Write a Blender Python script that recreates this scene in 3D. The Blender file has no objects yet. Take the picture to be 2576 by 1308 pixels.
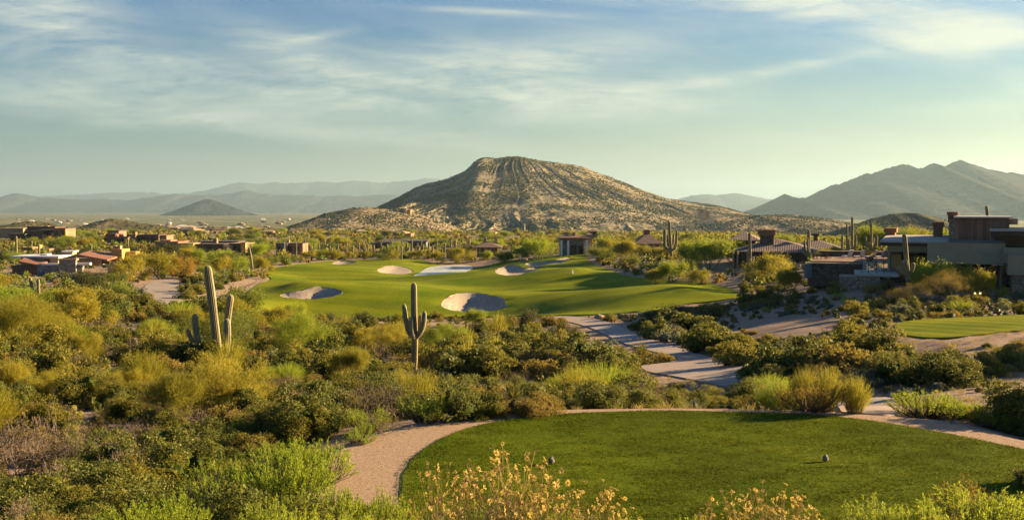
import bpy, math, random
import numpy as np
from mathutils import geometry as mgeo, Vector
R = math.radians
SC = bpy.context.scene
COL = SC.collection
# ------------------------------------------------------------------ camera, sky, sun, exposure
F = 2474.0                       # focal length in units of the 2576-wide photograph
PITCH = math.atan((654 - 524) / F)
cam_d = bpy.data.cameras.new('camera')
cam_d.sensor_width = 36.0
cam_d.lens = 36.0 * F / 2576.0
cam_d.clip_start = 0.1
cam_d.clip_end = 150000.0
cam = bpy.data.objects.new('camera', cam_d)
COL.objects.link(cam)
cam.location = (0, 0, 0)
cam.rotation_euler = (R(90) - PITCH, 0, 0)
SC.camera = cam
SUN_ELEV, SUN_AZ = R(14.5), R(71.0)     # azimuth clockwise from +Y (the view direction)
sun_d = bpy.data.lights.new('sun', 'SUN')
sun_d.energy = 5.0
sun_d.angle = R(0.6)
sun_d.color = (1.0, 0.715, 0.375)
sun = bpy.data.objects.new('sun', sun_d)
COL.objects.link(sun)
sun.rotation_euler = Vector((math.sin(SUN_AZ) * math.cos(SUN_ELEV), math.cos(SUN_AZ) * math.cos(SUN_ELEV), math.sin(SUN_ELEV))).to_track_quat('Z', 'Y').to_euler()
SC.view_settings.view_transform = 'Standard'
SC.view_settings.look = 'None'
SC.view_settings.exposure = 2.42
SC.view_settings.gamma = 1.0
SC.cycles.max_bounces = 6
SC.cycles.diffuse_bounces = 3
SC.cycles.transparent_max_bounces = 12
SC.cycles.volume_bounces = 1
SC.cycles.use_denoising = True
try:
    SC.cycles.denoising_input_passes = 'RGB_ALBEDO_NORMAL'
    SC.cycles.denoising_prefilter = 'ACCURATE'
except Exception:
    pass


class NT:
    """small node-tree helper"""
    def __init__(s, tree):
        s.t = tree
        tree.nodes.clear()

    def n(s, kind, inp=None, **kw):
        nd = s.t.nodes.new(kind)
        for k, v in kw.items():
            setattr(nd, k, v)
        for k, v in (inp or {}).items():
            s.set(nd, k, v)
        return nd

    def set(s, nd, k, v):
        sock = nd.inputs[k]
        if isinstance(v, bpy.types.Node):
            v = v.outputs[0]
        if isinstance(v, bpy.types.NodeSocket):
            s.t.links.new(v, sock)
        else:
            if hasattr(sock.default_value, '__len__') and len(sock.default_value) == 4 and len(v) == 3:
                v = (*v, 1)
            sock.default_value = v

    def math(s, op, a, b=0.0, c=0.0, clamp=False):
        nd = s.t.nodes.new('ShaderNodeMath')
        nd.operation = op
        nd.use_clamp = clamp
        s.set(nd, 0, a); s.set(nd, 1, b)
        if op in ('MULTIPLY_ADD', 'SMOOTH_MIN', 'SMOOTH_MAX'):
            s.set(nd, 2, c)
        return nd.outputs[0]

    def mix(s, fac, a, b, blend='MIX'):
        nd = s.t.nodes.new('ShaderNodeMixRGB')
        nd.blend_type = blend
        s.set(nd, 0, fac); s.set(nd, 1, a); s.set(nd, 2, b)
        return nd.outputs[0]

    def ramp(s, fac, stops):
        nd = s.t.nodes.new('ShaderNodeValToRGB')
        cr = nd.color_ramp
        while len(cr.elements) < len(stops):
            cr.elements.new(0.5)
        for e, (p, c) in zip(cr.elements, stops):
            e.position = p
            e.color = (*c, 1) if not isinstance(c, (int, float)) else (c, c, c, 1)
        s.set(nd, 0, fac)
        return nd.outputs[0]

    def noise(s, vec, scale, detail=3, rough=0.55, dist=0.0):
        nd = s.n('ShaderNodeTexNoise', {'Scale': scale, 'Detail': detail, 'Roughness': rough, 'Distortion': dist})
        if vec is not None:
            s.set(nd, 'Vector', vec)
        return nd.outputs['Fac']

    def vec(s, x, y, z=0.0):
        return s.n('ShaderNodeCombineXYZ', {0: x, 1: y, 2: z}).outputs[0]


def build_world():
    w = bpy.data.worlds.new('World')
    SC.world = w
    w.use_nodes = True
    t = NT(w.node_tree)
    sky = t.n('ShaderNodeTexSky')
    sky.sky_type = 'NISHITA'
    sky.sun_disc = False
    sky.sun_elevation = SUN_ELEV
    sky.sun_rotation = SUN_AZ
    sky.altitude = 700
    sky.air_density = 1.3
    sky.dust_density = 1.0
    sky.ozone_density = 3.0
    tc = t.n('ShaderNodeTexCoord')
    sp = t.n('ShaderNodeSeparateXYZ', {0: tc.outputs['Generated']})
    X, Y, Z = sp.outputs
    yy = t.math('MAXIMUM', t.math('ABSOLUTE', Y), 0.12)
    U = t.math('DIVIDE', X, yy)               # tangent of the azimuth
    W = t.math('DIVIDE', Z, yy)               # tangent of the elevation
    # veil and streaks of cirrus: banks (where the clouds lie) times fibrous noise
    def bank(px, py, sx, sy, rot, amp):
        cu, cw = (px - 1288) / F, (524 - py) / F
        ca, sa = math.cos(R(rot)), math.sin(R(rot))
        du, dw = t.math('SUBTRACT', U, cu), t.math('SUBTRACT', W, cw)
        a = t.math('ADD', t.math('MULTIPLY', du, ca / (sx / F)), t.math('MULTIPLY', dw, sa / (sx / F)))
        b = t.math('ADD', t.math('MULTIPLY', du, -sa / (sy / F)), t.math('MULTIPLY', dw, ca / (sy / F)))
        q = t.math('ADD', t.math('MULTIPLY', a, a), t.math('MULTIPLY', b, b))
        return t.math('MULTIPLY', t.math('EXPONENT', t.math('MULTIPLY', q, -1.0)), amp)
    banks = [(130, 40, 190, 55, -4, 1.0), (420, 150, 330, 30, -14, .55), (250, 215, 420, 60, 0, .6), (760, 150, 190, 50, -22, .85),
             (1330, 150, 330, 48, 4, 1.0), (1250, 235, 480, 55, -2, .95), (1450, 285, 260, 38, 3, .7), (780, 330, 620, 30, -4, .55),
             (2080, 25, 520, 50, -4, 1.0), (2420, 105, 260, 45, 2, .95), (2000, 170, 210, 14, 10, .75), (1240, 36, 220, 9, -3, .6),
             (1750, 215, 220, 20, 5, .5), (2480, 270, 190, 22, 4, .45), (1900, 360, 260, 30, 2, .25), (420, 310, 220, 22, 4, .5), (800, 97, 110, 10, 8, .6), (2560, 210, 60, 30, 0, .5),
             (100, 130, 420, 45, -6, .5), (620, 260, 500, 55, 0, .4)]
    cov = None
    for b in banks:
        v = bank(*b)
        cov = v if cov is None else t.math('ADD', cov, v)
    sk = t.math('ADD', t.math('MULTIPLY', U, 0.10), W)       # streaks lean a little
    v1 = t.vec(t.math('MULTIPLY', U, 3.0), t.math('MULTIPLY', sk, 17.0), 3.1)
    n1 = t.noise(v1, 1.5, 9, .62, .7)
    v2 = t.vec(t.math('MULTIPLY', U, 14.0), t.math('MULTIPLY', t.math('ADD', t.math('MULTIPLY', U, -.06), W), 85.0), 7.7)
    n2 = t.noise(v2, 1.3, 9, .70, .8)
    fib = t.math('ADD', t.math('MULTIPLY', n1, .60), t.math('MULTIPLY', n2, .40))
    fibr = t.ramp(fib, [(.35, 0.0), (.66, 1.0)])
    m = t.math('MULTIPLY', t.math('MINIMUM', cov, 1.25), t.math('MULTIPLY_ADD', fibr, 1.0, .10))
    thin = t.math('MULTIPLY', t.ramp(n1, [(.42, 0.0), (.8, 1.0)]), .18)
    m = t.math('ADD', m, thin, clamp=True)
    up = t.ramp(W, [(0.0, 0.0), (.05, .75), (.1, 1.0)])
    m = t.math('MULTIPLY', t.math('MULTIPLY', m, up), .80)
    east = t.ramp(t.math('MULTIPLY_ADD', U, .95, .42), [(0.0, 0.0), (1.0, 1.0)])
    tint = t.mix(east, t.ramp(W, [(0.0, SKY_LOW), (.10, SKY_MID), (.22, SKY_TOP)]), t.ramp(W, [(0.0, SKY_LOW_E), (.11, SKY_MID_E), (.23, SKY_TOP)]))
    skc = t.mix(1.0, sky.outputs[0], tint, 'MULTIPLY')
    cl = t.mix(east, CLOUD_L, CLOUD_R)
    full = t.mix(m, skc, cl)
    bg = t.n('ShaderNodeBackground', {'Color': full, 'Strength': 0.05})
    out = t.n('ShaderNodeOutputWorld', {'Surface': bg})


SKY_LOW, SKY_MID, SKY_TOP = (.285, .325, .350), (.160, .305, .405), (.075, .275, .500)
SKY_LOW_E, SKY_MID_E = (.520, .410, .225), (.235, .315, .315)
CLOUD_L = (3.1, 3.3, 2.75)
CLOUD_R = (3.8, 3.65, 2.7)
build_world()

# ------------------------------------------------------------------ numbers: noise, projection
def _hash(ix, iy, seed):
    h = (ix.astype(np.int64) * 374761393 + iy.astype(np.int64) * 668265263 + seed * 974634521) & 0x7fffffff
    h = ((h ^ (h >> 13)) * 1274126177) & 0x7fffffff
    h = h ^ (h >> 16)
    return (h & 0xffff) / 65535.0


def vnoise(x, y, seed=0):
    x = np.asarray(x, float); y = np.asarray(y, float)
    ix, iy = np.floor(x), np.floor(y)
    fx, fy = x - ix, y - iy
    fx = fx * fx * fx * (fx * (fx * 6 - 15) + 10); fy = fy * fy * fy * (fy * (fy * 6 - 15) + 10)
    a, b = _hash(ix, iy, seed), _hash(ix + 1, iy, seed)
    c, d = _hash(ix, iy + 1, seed), _hash(ix + 1, iy + 1, seed)
    return (a * (1 - fx) + b * fx) * (1 - fy) + (c * (1 - fx) + d * fx) * fy - 0.5


def fbm(x, y, seed=0, o=4, g=.5):
    s, a, f = 0, 1.0, 1.0
    for i in range(o):
        s = s + a * vnoise(np.asarray(x) * f + 17.3 * i, np.asarray(y) * f - 9.1 * i, seed + i)
        a *= g; f *= 2.03
    return s


def sstep(a, b, x):
    t = np.clip((x - a) / (b - a), 0, 1)
    return t * t * (3 - 2 * t)


CP, SP = math.cos(PITCH), math.sin(PITCH)
def slope(py):
    """height per metre of distance along +Y for a row of the photograph"""
    v = (654 - py) / F
    return (-SP + v * CP) / (CP + v * SP)

def uof(px, py=654):
    v = (654 - py) / F
    return (px - 1288) / F / (CP + v * SP)

def project(x, y, z):
    yc = y * CP - z * SP
    zc = y * SP + z * CP
    return 1288 + F * x / yc, 654 - F * zc / yc

# ------------------------------------------------------------------ terrain
T_D = [1, 2, 4, 8, 10, 13, 24, 28, 34, 45, 60, 80, 105, 130, 160, 200, 250, 300, 400, 550, 800, 1200, 2000, 4000, 10000, 46000]
T_PX = [0, 400, 800, 1200, 1500, 1850, 2200, 2576]
T_Z = [[1.75] * 8, [1.85] * 8, [2.2] * 8,
       [3.0, 3.0, 2.95, 2.9, 2.9, 2.9, 2.9, 2.9],
       [3.6, 3.55, 3.5, 3.45, 3.45, 3.45, 3.45, 3.4],
       [4.5, 4.55, 4.6, 4.6, 4.6, 4.6, 4.6, 4.6],
       [6.0, 5.9, 5.5, 4.9, 4.9, 4.9, 4.9, 5.0],
       [6.5, 6.4, 6.3, 6.2, 6.2, 6.2, 6.1, 5.9],
       [7.0, 7.0, 7.2, 7.4, 7.4, 7.2, 7.0, 6.6],
       [7.8, 8.0, 8.4, 8.7, 8.7, 8.3, 7.5, 6.9],
       [9.0, 9.3, 9.8, 10.0, 9.8, 9.2, 7.5, 7.1],
       [10.3, 10.6, 11.3, 11.7, 11.1, 10.2, 8.3, 7.9],
       [11.3, 11.6, 12.7, 13.0, 12.2, 11.2, 7.9, 8.3],
       [11.8, 12.2, 13.3, 13.4, 12.6, 11.3, 7.6, 8.0],
       [12.2, 12.6, 13.5, 13.6, 12.1, 9.8, 7.5, 8.0],
       [12.6, 12.8, 13.7, 13.9, 11.0, 9.0, 8.0, 8.5],
       [13.0, 13.1, 13.9, 14.0, 10.8, 9.0, 9.5, 10],
       [13.2, 13.3, 14.0, 13.8, 11.0, 9.5, 11, 12],
       [13.5, 13.8, 14.7, 14.5, 13, 12, 15, 17],
       [16, 16, 17, 17, 17, 17, 20, 22],
       [21, 21, 22, 22, 22, 22, 26, 28],
       [30, 30, 31, 31, 31, 31, 34, 36],
       [44] * 8, [57] * 8, [60] * 8, [80] * 8]
_LD = np.linspace(0, math.log(46000), 500)
_UU = np.linspace((0 - 1288) / F, (2576 - 1288) / F, 120)
_tz = np.array([np.interp(_UU, [(p - 1288) / F for p in T_PX], row) for row in T_Z])
_TZ = np.array([np.interp(_LD, np.log(T_D), _tz[:, j]) for j in range(120)]).T
def _blur(a, n, axis):
    k = np.exp(-np.linspace(-2, 2, 2 * n + 1) ** 2); k /= k.sum()
    p = [(0, 0), (0, 0)]; p[axis] = (n, n)
    b = np.pad(a, p, mode='edge')
    return np.apply_along_axis(lambda v: np.convolve(v, k, 'valid'), axis, b)
_TZ = _blur(_blur(_TZ, 3, 0), 7, 1)

def H0(x, y):
    x = np.asarray(x, float); y = np.asarray(y, float)
    yy = np.maximum(y, 1.0)
    u = np.clip(x / np.maximum(yy, 6.0), _UU[0], _UU[-1])
    i = np.clip(np.log(yy) / _LD[-1] * 499, 0, 498.999)
    j = (u - _UU[0]) / (_UU[-1] - _UU[0]) * 119
    j = np.clip(j, 0, 118.999)
    i0 = i.astype(int); j0 = j.astype(int); fi = i - i0; fj = j - j0
    return -((_TZ[i0, j0] * (1 - fj) + _TZ[i0, j0 + 1] * fj) * (1 - fi) + (_TZ[i0 + 1, j0] * (1 - fj) + _TZ[i0 + 1, j0 + 1] * fj) * fi)


_RD = np.exp(np.linspace(math.log(3), math.log(40000), 3000))
def at(px, py, fn=None):
    """the ground point seen at a pixel of the photograph"""
    u, s = uof(px, py), slope(py)
    h = (fn or H0)(u * _RD, _RD)
    below = np.nonzero(s * _RD <= h)[0]
    k = below[0] if len(below) else len(_RD) - 1
    if k > 0:
        a, b = _RD[k - 1], _RD[k]
        ga = s * a - h[k - 1]; gb = s * b - h[k]
        d = a + (b - a) * ga / (ga - gb + 1e-9)
    else:
        d = _RD[0]
    return u * d, d, s * d


def chaikin(p, n=2):
    p = np.array(p, float)
    for _ in range(n):
        q = np.roll(p, -1, 0)
        p = np.stack([p * .75 + q * .25, p * .25 + q * .75], 1).reshape(-1, 2)
    return p

def poly_px(pts, fn=None, n=2):
    return chaikin([at(a, b, fn)[:2] for a, b in pts], n)

def poly_plane(pts, z, n=2):
    return chaikin([(uof(a, b) * z / slope(b), z / slope(b)) for a, b in pts], n)

def sd(poly, x, y):
    """signed distance to a polygon, positive inside (far away: a large negative number)"""
    x = np.asarray(x, float); y = np.asarray(y, float)
    shp = x.shape
    x = x.ravel(); y = y.ravel()
    out = np.full(x.shape, -1e3)
    lo, hi = poly.min(0) - 12, poly.max(0) + 12
    k = np.nonzero((x > lo[0]) & (x < hi[0]) & (y > lo[1]) & (y < hi[1]))[0]
    if len(k):
        xx, yy = x[k], y[k]
        d2 = np.full(len(k), 1e12); ins = np.zeros(len(k), bool)
        q = np.roll(poly, -1, 0)
        for (ax, ay), (bx, by) in zip(poly, q):
            ex, ey = bx - ax, by - ay
            t = np.clip(((xx - ax) * ex + (yy - ay) * ey) / (ex * ex + ey * ey + 1e-12), 0, 1)
            d2 = np.minimum(d2, (xx - ax - t * ex) ** 2 + (yy - ay - t * ey) ** 2)
            if abs(ey) > 1e-9:
                ins ^= ((ay > yy) != (by > yy)) & (xx < ex * (yy - ay) / ey + ax)
        out[k] = np.where(ins, 1, -1) * np.sqrt(d2)
    return out.reshape(shp)


TEE_Z = -4.6
TEE_PX = [(1012, 1205), (1030, 1170), (1065, 1135), (1130, 1095), (1250, 1062), (1400, 1045), (1560, 1038), (1750, 1037), (1950, 1042), (2100, 1050), (2250, 1070), (2400, 1098), (2520, 1122), (2680, 1160), (2900, 1260), (2900, 1480), (2300, 1500), (1500, 1480), (1100, 1400), (1010, 1290)]
GRAVEL_PX = [(760, 1260), (806, 1192), (826, 1150), (900, 1110), (1010, 1073), (1130, 1050), (1300, 1037), (1500, 1031), (1750, 1029), (1980, 1035), (2200, 1046), (2320, 1057), (2395, 1062), (2445, 1085), (2560, 1112), (2720, 1150), (2960, 1240), (2960, 1520), (2300, 1540), (1500, 1530), (1000, 1480), (800, 1400)]
TEE = poly_plane(TEE_PX, TEE_Z)
GRAVEL = poly_plane(GRAVEL_PX, TEE_Z)
FAIR = poly_px([(585, 795), (600, 760), (625, 735), (655, 712), (690, 704), (662, 690), (668, 679), (740, 665), (850, 656), (940, 653), (1060, 653), (1085, 662), (1120, 664), (1190, 668), (1220, 666), (1245, 659), (1330, 650), (1420, 644), (1442, 638), (1474, 639), (1476, 655), (1500, 670), (1540, 680), (1560, 692), (1640, 704), (1740, 708), (1830, 722), (1885, 745), (1800, 758), (1700, 768), (1620, 783), (1520, 793), (1380, 794), (1200, 797), (1000, 800), (800, 802), (680, 802)])
B_PX = [[(700, 745), (715, 738), (750, 735), (775, 728), (800, 723), (830, 726), (850, 731), (868, 736), (845, 745), (820, 751), (760, 752), (715, 750)],
        [(1106, 770), (1120, 752), (1145, 744), (1180, 740), (1215, 743), (1250, 749), (1278, 755), (1266, 762), (1280, 770), (1262, 779), (1200, 785), (1150, 783), (1122, 779)],
        [(1242, 687), (1255, 675), (1280, 668), (1305, 670), (1322, 677), (1345, 672), (1366, 673), (1350, 680), (1325, 688), (1290, 694), (1262, 693)],
        [(1313, 668), (1340, 660), (1385, 660), (1420, 650), (1439, 648), (1428, 658), (1400, 664), (1360, 669), (1335, 671)],
        [(946, 679), (965, 671), (1000, 668), (1030, 671), (1044, 678), (1020, 683), (985, 685), (955, 685)],
        [(833, 663), (850, 657), (880, 657), (903, 660), (870, 664), (845, 667)]]
def swell(x, y, sf):
    w = sstep(-1, 9, sf)
    und = 2.7 * fbm(x / 27.0, y / 22.0, 21, 2, .4) + .5 * np.sin((x * .55 + y) / 7.0 + 2.2 * fbm(x / 40, y / 40, 31, 2))
    return w * und * (.35 + .65 * sstep(250, 150, y))
def Hf(x, y):
    return H0(x, y) + swell(x, y, sd(FAIR, x, y))
BUNK = [poly_px(p, Hf) for p in B_PX]
BUNK_DIG = [.75, 1.0, .65, .4, .5, .3]
POND = poly_px([(1034, 691), (1056, 683), (1070, 672), (1085, 667), (1130, 664), (1165, 663), (1186, 665), (1192, 672), (1172, 681), (1140, 688), (1090, 694), (1055, 694)], lambda x, y: np.full(np.shape(x), -14.05))
POND_Z = min(H0(*POND.T).min(), -14.0)
PATH = poly_px([(1340, 799), (1380, 796), (1440, 796), (1500, 802), (1560, 819), (1590, 838), (1680, 868), (1740, 888), (1800, 905), (1930, 926), (1920, 945), (1850, 979), (1780, 964), (1700, 948), (1620, 936), (1608, 915), (1700, 911), (1712, 900), (1640, 885), (1560, 862), (1530, 845), (1480, 822), (1420, 806)])
PATH2 = poly_px([(2090, 1015), (2200, 995), (2262, 1020), (2275, 1060), (2200, 1075), (2100, 1060)])
ROAD = poly_px([(352, 735), (366, 716), (396, 702), (452, 701), (450, 720), (452, 745), (470, 770), (440, 790), (400, 770)])
WALK = poly_px([(452, 756), (520, 742), (560, 726), (600, 711), (640, 702), (646, 709), (612, 720), (580, 735), (540, 752), (495, 768), (462, 775)])
TEE2 = poly_px([(2248, 838), (2262, 826), (2330, 818), (2450, 813), (2640, 806), (2760, 812), (2760, 830), (2640, 845), (2540, 850), (2440, 862), (2370, 869), (2290, 864), (2256, 852)])
SHEETS = [FAIR, PATH, PATH2, ROAD, WALK, TEE2, GRAVEL]


def H(x, y, rough=True):
    x = np.asarray(x, float); y = np.asarray(y, float)
    h = H0(x, y)
    r = np.hypot(x, y)
    # desert roughness, then broad swells with distance
    n = .22 * fbm(x / 5.0, y / 5.0, 3, 3) * sstep(18, 30, r) + sstep(300, 1200, r) * 7 * fbm(x / 260., y / 260., 5, 3) * (1 - sstep(3000, 9000, r))
    sf = sd(FAIR, x, y)
    off = np.maximum.reduce([sd(p, x, y) for p in (PATH, ROAD, WALK, TEE2)])
    n = n * (1 - sstep(-3, 0, np.maximum(sf, off)))
    h = h + n
    # mounds of the fairway
    h = h + swell(x, y, sf)
    for p, dig in zip(BUNK, BUNK_DIG):
        s = sd(p, x, y)
        c = p.mean(0); ry = (p[:, 1].max() - p[:, 1].min()) / 2
        back = (y - c[1]) / ry                              # the far lip stands higher than the near one
        h = h + np.where(s > -900, dig * .25 * np.exp(-(s / 2.2) ** 2) * sstep(-.4, .9, back), 0)
        h = h - dig * sstep(0, 2.8, s) * (1 - .5 * sstep(-.2, 1, back)) - np.where(s > 0, .12, 0)
    sp_ = sd(POND, x, y)
    k = sstep(-10, .5, sp_)
    h = h * (1 - k) + k * (POND_Z - .5)
    # the tee is a flat pad
    g = sd(GRAVEL, x, y)
    k = sstep(-1.6, .1, g)
    h = h * (1 - k) + k * TEE_Z
    s2 = sd(TEE2, x, y)
    k = sstep(-4, .2, s2)
    h = h * (1 - k) + k * (h + .35)
    return h


def Hs(x, y):
    return float(H(np.array([x]), np.array([y]))[0])

# ------------------------------------------------------------------ mesh building
class MB:
    """collects vertices and faces (several materials) and links them as one mesh object"""
    def __init__(s):
        s.v, s.f, s.m, s.n = [], [], [], 0
        s.smooth = []

    def add(s, verts, faces, mat=0, smooth=False):
        verts = np.asarray(verts, float).reshape(-1, 3)
        faces = np.asarray(faces, int)
        s.v.append(verts); s.f.append(faces + s.n); s.m.append(np.full(len(faces), mat)); s.smooth.append(np.full(len(faces), smooth))
        s.n += len(verts)
        return s

    def box(s, x0, x1, y0, y1, z0, z1, mat=0, rz=0.0, taper=0.0):
        c = np.array([(x0, y0, z0), (x1, y0, z0), (x1, y1, z0), (x0, y1, z0), (x0 + taper, y0 + taper, z1), (x1 - taper, y0 + taper, z1), (x1 - taper, y1 - taper, z1), (x0 + taper, y1 - taper, z1)], float)
        if rz:
            m = c.mean(0); a, b = math.cos(rz), math.sin(rz)
            d = c - m
            c = m + np.stack([d[:, 0] * a - d[:, 1] * b, d[:, 0] * b + d[:, 1] * a, d[:, 2]], 1)
        return s.add(c, [(3, 2, 1, 0), (4, 5, 6, 7), (0, 1, 5, 4), (1, 2, 6, 5), (2, 3, 7, 6), (3, 0, 4, 7)], mat)

    def hip(s, x0, x1, y0, y1, z0, z1, inset, mat=0, thick=.18):
        """hip roof with a fascia"""
        iy = min(inset, (y1 - y0) / 2 - .01)
        ix = min(inset, (x1 - x0) / 2 - .01)
        s.box(x0, x1, y0, y1, z0 - thick, z0, mat)
        v = [(x0, y0, z0 + .003), (x1, y0, z0 + .003), (x1, y1, z0 + .003), (x0, y1, z0 + .003), (x0 + ix, y0 + iy, z1), (x1 - ix, y0 + iy, z1), (x1 - ix, y1 - iy, z1), (x0 + ix, y1 - iy, z1)]
        return s.add(v, [(0, 1, 5, 4), (1, 2, 6, 5), (2, 3, 7, 6), (3, 0, 4, 7), (4, 5, 6, 7)], mat)

    def ring_tube(s, pts, radii, n=8, mat=0, ribs=0, depth=.12, cap=True, smooth=True):
        """a tube along a polyline; ribs > 0 gives a pleated, cactus-like cross-section"""
        pts = np.asarray(pts, float)
        k = len(pts)
        N = n if not ribs else ribs * 4
        tan = np.gradient(pts, axis=0); tan /= np.linalg.norm(tan, axis=1)[:, None] + 1e-9
        ref = np.array([0.0, 1.0, 0.0])
        a = np.linspace(0, 2 * math.pi, N, endpoint=False)
        prof = np.ones(N) if not ribs else 1 - depth * (.5 - .5 * np.cos(a * ribs)) ** 1.0
        vs = []
        for i in range(k):
            sx = np.cross(ref, tan[i])
            if np.linalg.norm(sx) < .15:
                sx = np.cross(np.array([1.0, 0, 0]), tan[i])
            sx /= np.linalg.norm(sx); sy = np.cross(tan[i], sx)
            vs.append(pts[i] + radii[i] * (np.cos(a) * prof)[:, None] * sx + radii[i] * (np.sin(a) * prof)[:, None] * sy)
        v = np.concatenate(vs)
        i0 = (np.arange(k - 1)[:, None] * N + np.arange(N)[None]).ravel()
        i1 = (np.arange(k - 1)[:, None] * N + (np.arange(N)[None] + 1) % N).ravel()
        s.add(v, np.stack([i0, i1, i1 + N, i0 + N], 1), mat, smooth)
        if cap:
            c = np.concatenate([v[-N:], pts[-1:] + tan[-1] * radii[-1] * .35])
            s.add(c, [(j, (j + 1) % N, N, N) for j in range(N)], mat, smooth)
        return s

    def blob(s, c, r, seed=0, mat=0, nu=14, nv=9, rough=.25, freq=1.6, smooth=True):
        """an uneven rounded lump (rocks)"""
        th = np.linspace(0, math.pi, nv); ph = np.linspace(0, 2 * math.pi, nu, endpoint=False)
        T, P = np.meshgrid(th, ph, indexing='ij')
        d = np.stack([np.sin(T) * np.cos(P), np.sin(T) * np.sin(P), np.cos(T)], -1)
        k = 1 + rough * 2 * fbm(d[..., 0] * freq + seed, d[..., 1] * freq + d[..., 2] * freq * 1.3, seed, 3)
        v = (d * k[..., None] * np.asarray(r) + np.asarray(c)).reshape(-1, 3)
        i = np.arange(nv - 1)[:, None] * nu; j = np.arange(nu)[None]
        f = np.stack([(i + j), (i + nu + j), (i + nu + (j + 1) % nu), (i + (j + 1) % nu)], -1).reshape(-1, 4)
        return s.add(v, f, mat, smooth)

    def mesh(s, name, mats):
        v = np.concatenate(s.v)
        me = bpy.data.meshes.new(name)
        fl = []
        for f, m, sm in zip(s.f, s.m, s.smooth):
            fl.append((f, m, sm))
        loops, starts, tot, mi, so = [], [], [], [], []
        pos = 0
        for f, m, sm in fl:
            if f.shape[1] == 4:
                deg = f[:, 2] == f[:, 3]
                q = f[~deg]
                if len(q):
                    loops.append(q.ravel()); n = len(q)
                    starts.append(pos + 4 * np.arange(n)); pos += 4 * n; mi.append(m[~deg]); so.append(sm[~deg])
                t = f[deg][:, :3]
                if len(t):
                    loops.append(t.ravel()); n = len(t)
                    starts.append(pos + 3 * np.arange(n)); pos += 3 * n; mi.append(m[deg]); so.append(sm[deg])
            else:
                w = f.shape[1]
                loops.append(f.ravel()); n = len(f)
                starts.append(pos + w * np.arange(n)); pos += w * n; mi.append(m); so.append(sm)
        loops = np.concatenate(loops); starts = np.concatenate(starts)
        me.vertices.add(len(v)); me.vertices.foreach_set('co', v.astype(np.float32).ravel())
        me.loops.add(len(loops)); me.loops.foreach_set('vertex_index', loops.astype(np.int32))
        me.polygons.add(len(starts)); me.polygons.foreach_set('loop_start', starts.astype(np.int32))
        for mt in (mats if isinstance(mats, (list, tuple)) else [mats]):
            me.materials.append(mt)
        me.polygons.foreach_set('material_index', np.concatenate(mi).astype(np.int32))
        me.polygons.foreach_set('use_smooth', np.concatenate(so).astype(bool))
        me.update(calc_edges=True)
        me.validate()
        return me

    def obj(s, name, mats, parent=None, **kw):
        return link(name, s.mesh(name, mats), parent, **kw)


def link(name, me, parent=None, loc=None, **kw):
    o = bpy.data.objects.new(name, me)
    COL.objects.link(o)
    if parent is not None:
        o.parent = parent
    if loc is not None:
        o.location = loc
    for k, v in kw.items():
        o[k] = v
    return o


def thing(name, label, cat, loc=(0, 0, 0), rz=0.0, group=None):
    o = bpy.data.objects.new(name, None)
    o.empty_display_size = .3
    COL.objects.link(o)
    o.location = loc; o.rotation_euler = (0, 0, rz)
    o['label'] = label; o['category'] = cat
    if group:
        o['group'] = group
    return o

def tag(o, label, cat, group=None):
    o['label'] = label; o['category'] = cat
    if group:
        o['group'] = group
    return o
# ------------------------------------------------------------------ materials
def new_mat(name):
    m = bpy.data.materials.new(name)
    m.use_nodes = True
    t = NT(m.node_tree)
    out = t.n('ShaderNodeOutputMaterial')
    return m, t, out


def surf(name, cols, scale=6.0, rough=.85, bump=.3, bscale=None, detail=5, spec=.25, bdist=.05, extra=None, dist=0.0, stretch=None):
    """a surface whose colour wanders between COLS with noise in object space, with a noise bump"""
    m, t, out = new_mat(name)
    geo = t.n('ShaderNodeNewGeometry')
    v = geo.outputs['Position']
    if stretch:
        v = t.n('ShaderNodeVectorMath', {0: v, 1: stretch}, operation='MULTIPLY').outputs[0]
    n = t.noise(v, scale, detail, .6, dist)
    k = len(cols)
    c = t.ramp(n, [(.28 + .44 * i / max(1, k - 1), cols[i]) for i in range(k)])
    if extra:
        c = extra(t, c, v)
    b = t.noise(v, bscale or scale * 4, 4, .6)
    bp = t.n('ShaderNodeBump', {'Strength': bump, 'Distance': bdist, 'Height': b})
    p = t.n('ShaderNodeBsdfPrincipled', {'Base Color': c, 'Roughness': rough, 'Normal': bp})
    p.inputs['Specular IOR Level'].default_value = spec
    t.set(out, 0, p)
    return m


def leaf(name, cols, trans=.35, rough=.6, spec=.25, hue=.5):
    """foliage: a colour per leaf and per plant, partly letting the light through"""
    m, t, out = new_mat(name)
    oi = t.n('ShaderNodeObjectInfo')
    geo = t.n('ShaderNodeNewGeometry')
    r = t.math('ADD', t.math('MULTIPLY', geo.outputs['Random Per Island'], 1 - hue), t.math('MULTIPLY', oi.outputs['Random'], hue))
    k = len(cols)
    c = t.ramp(r, [(.08 + .84 * i / max(1, k - 1), cols[i]) for i in range(k)])
    p = t.n('ShaderNodeBsdfPrincipled', {'Base Color': c, 'Roughness': rough})
    p.inputs['Specular IOR Level'].default_value = spec
    tr = t.n('ShaderNodeBsdfTranslucent', {'Color': t.mix(.35, c, (.55, .5, .06))})
    t.set(out, 0, t.n('ShaderNodeMixShader', {0: trans, 1: p, 2: tr}))
    return m


def speck(scale, thr, col, amt=1.0):
    def fn(t, c, v):
        n = t.noise(v, scale, 3, .7)
        k = t.ramp(n, [(thr, 0.0), (thr + .06, amt)])
        return t.mix(k, c, col)
    return fn


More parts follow.
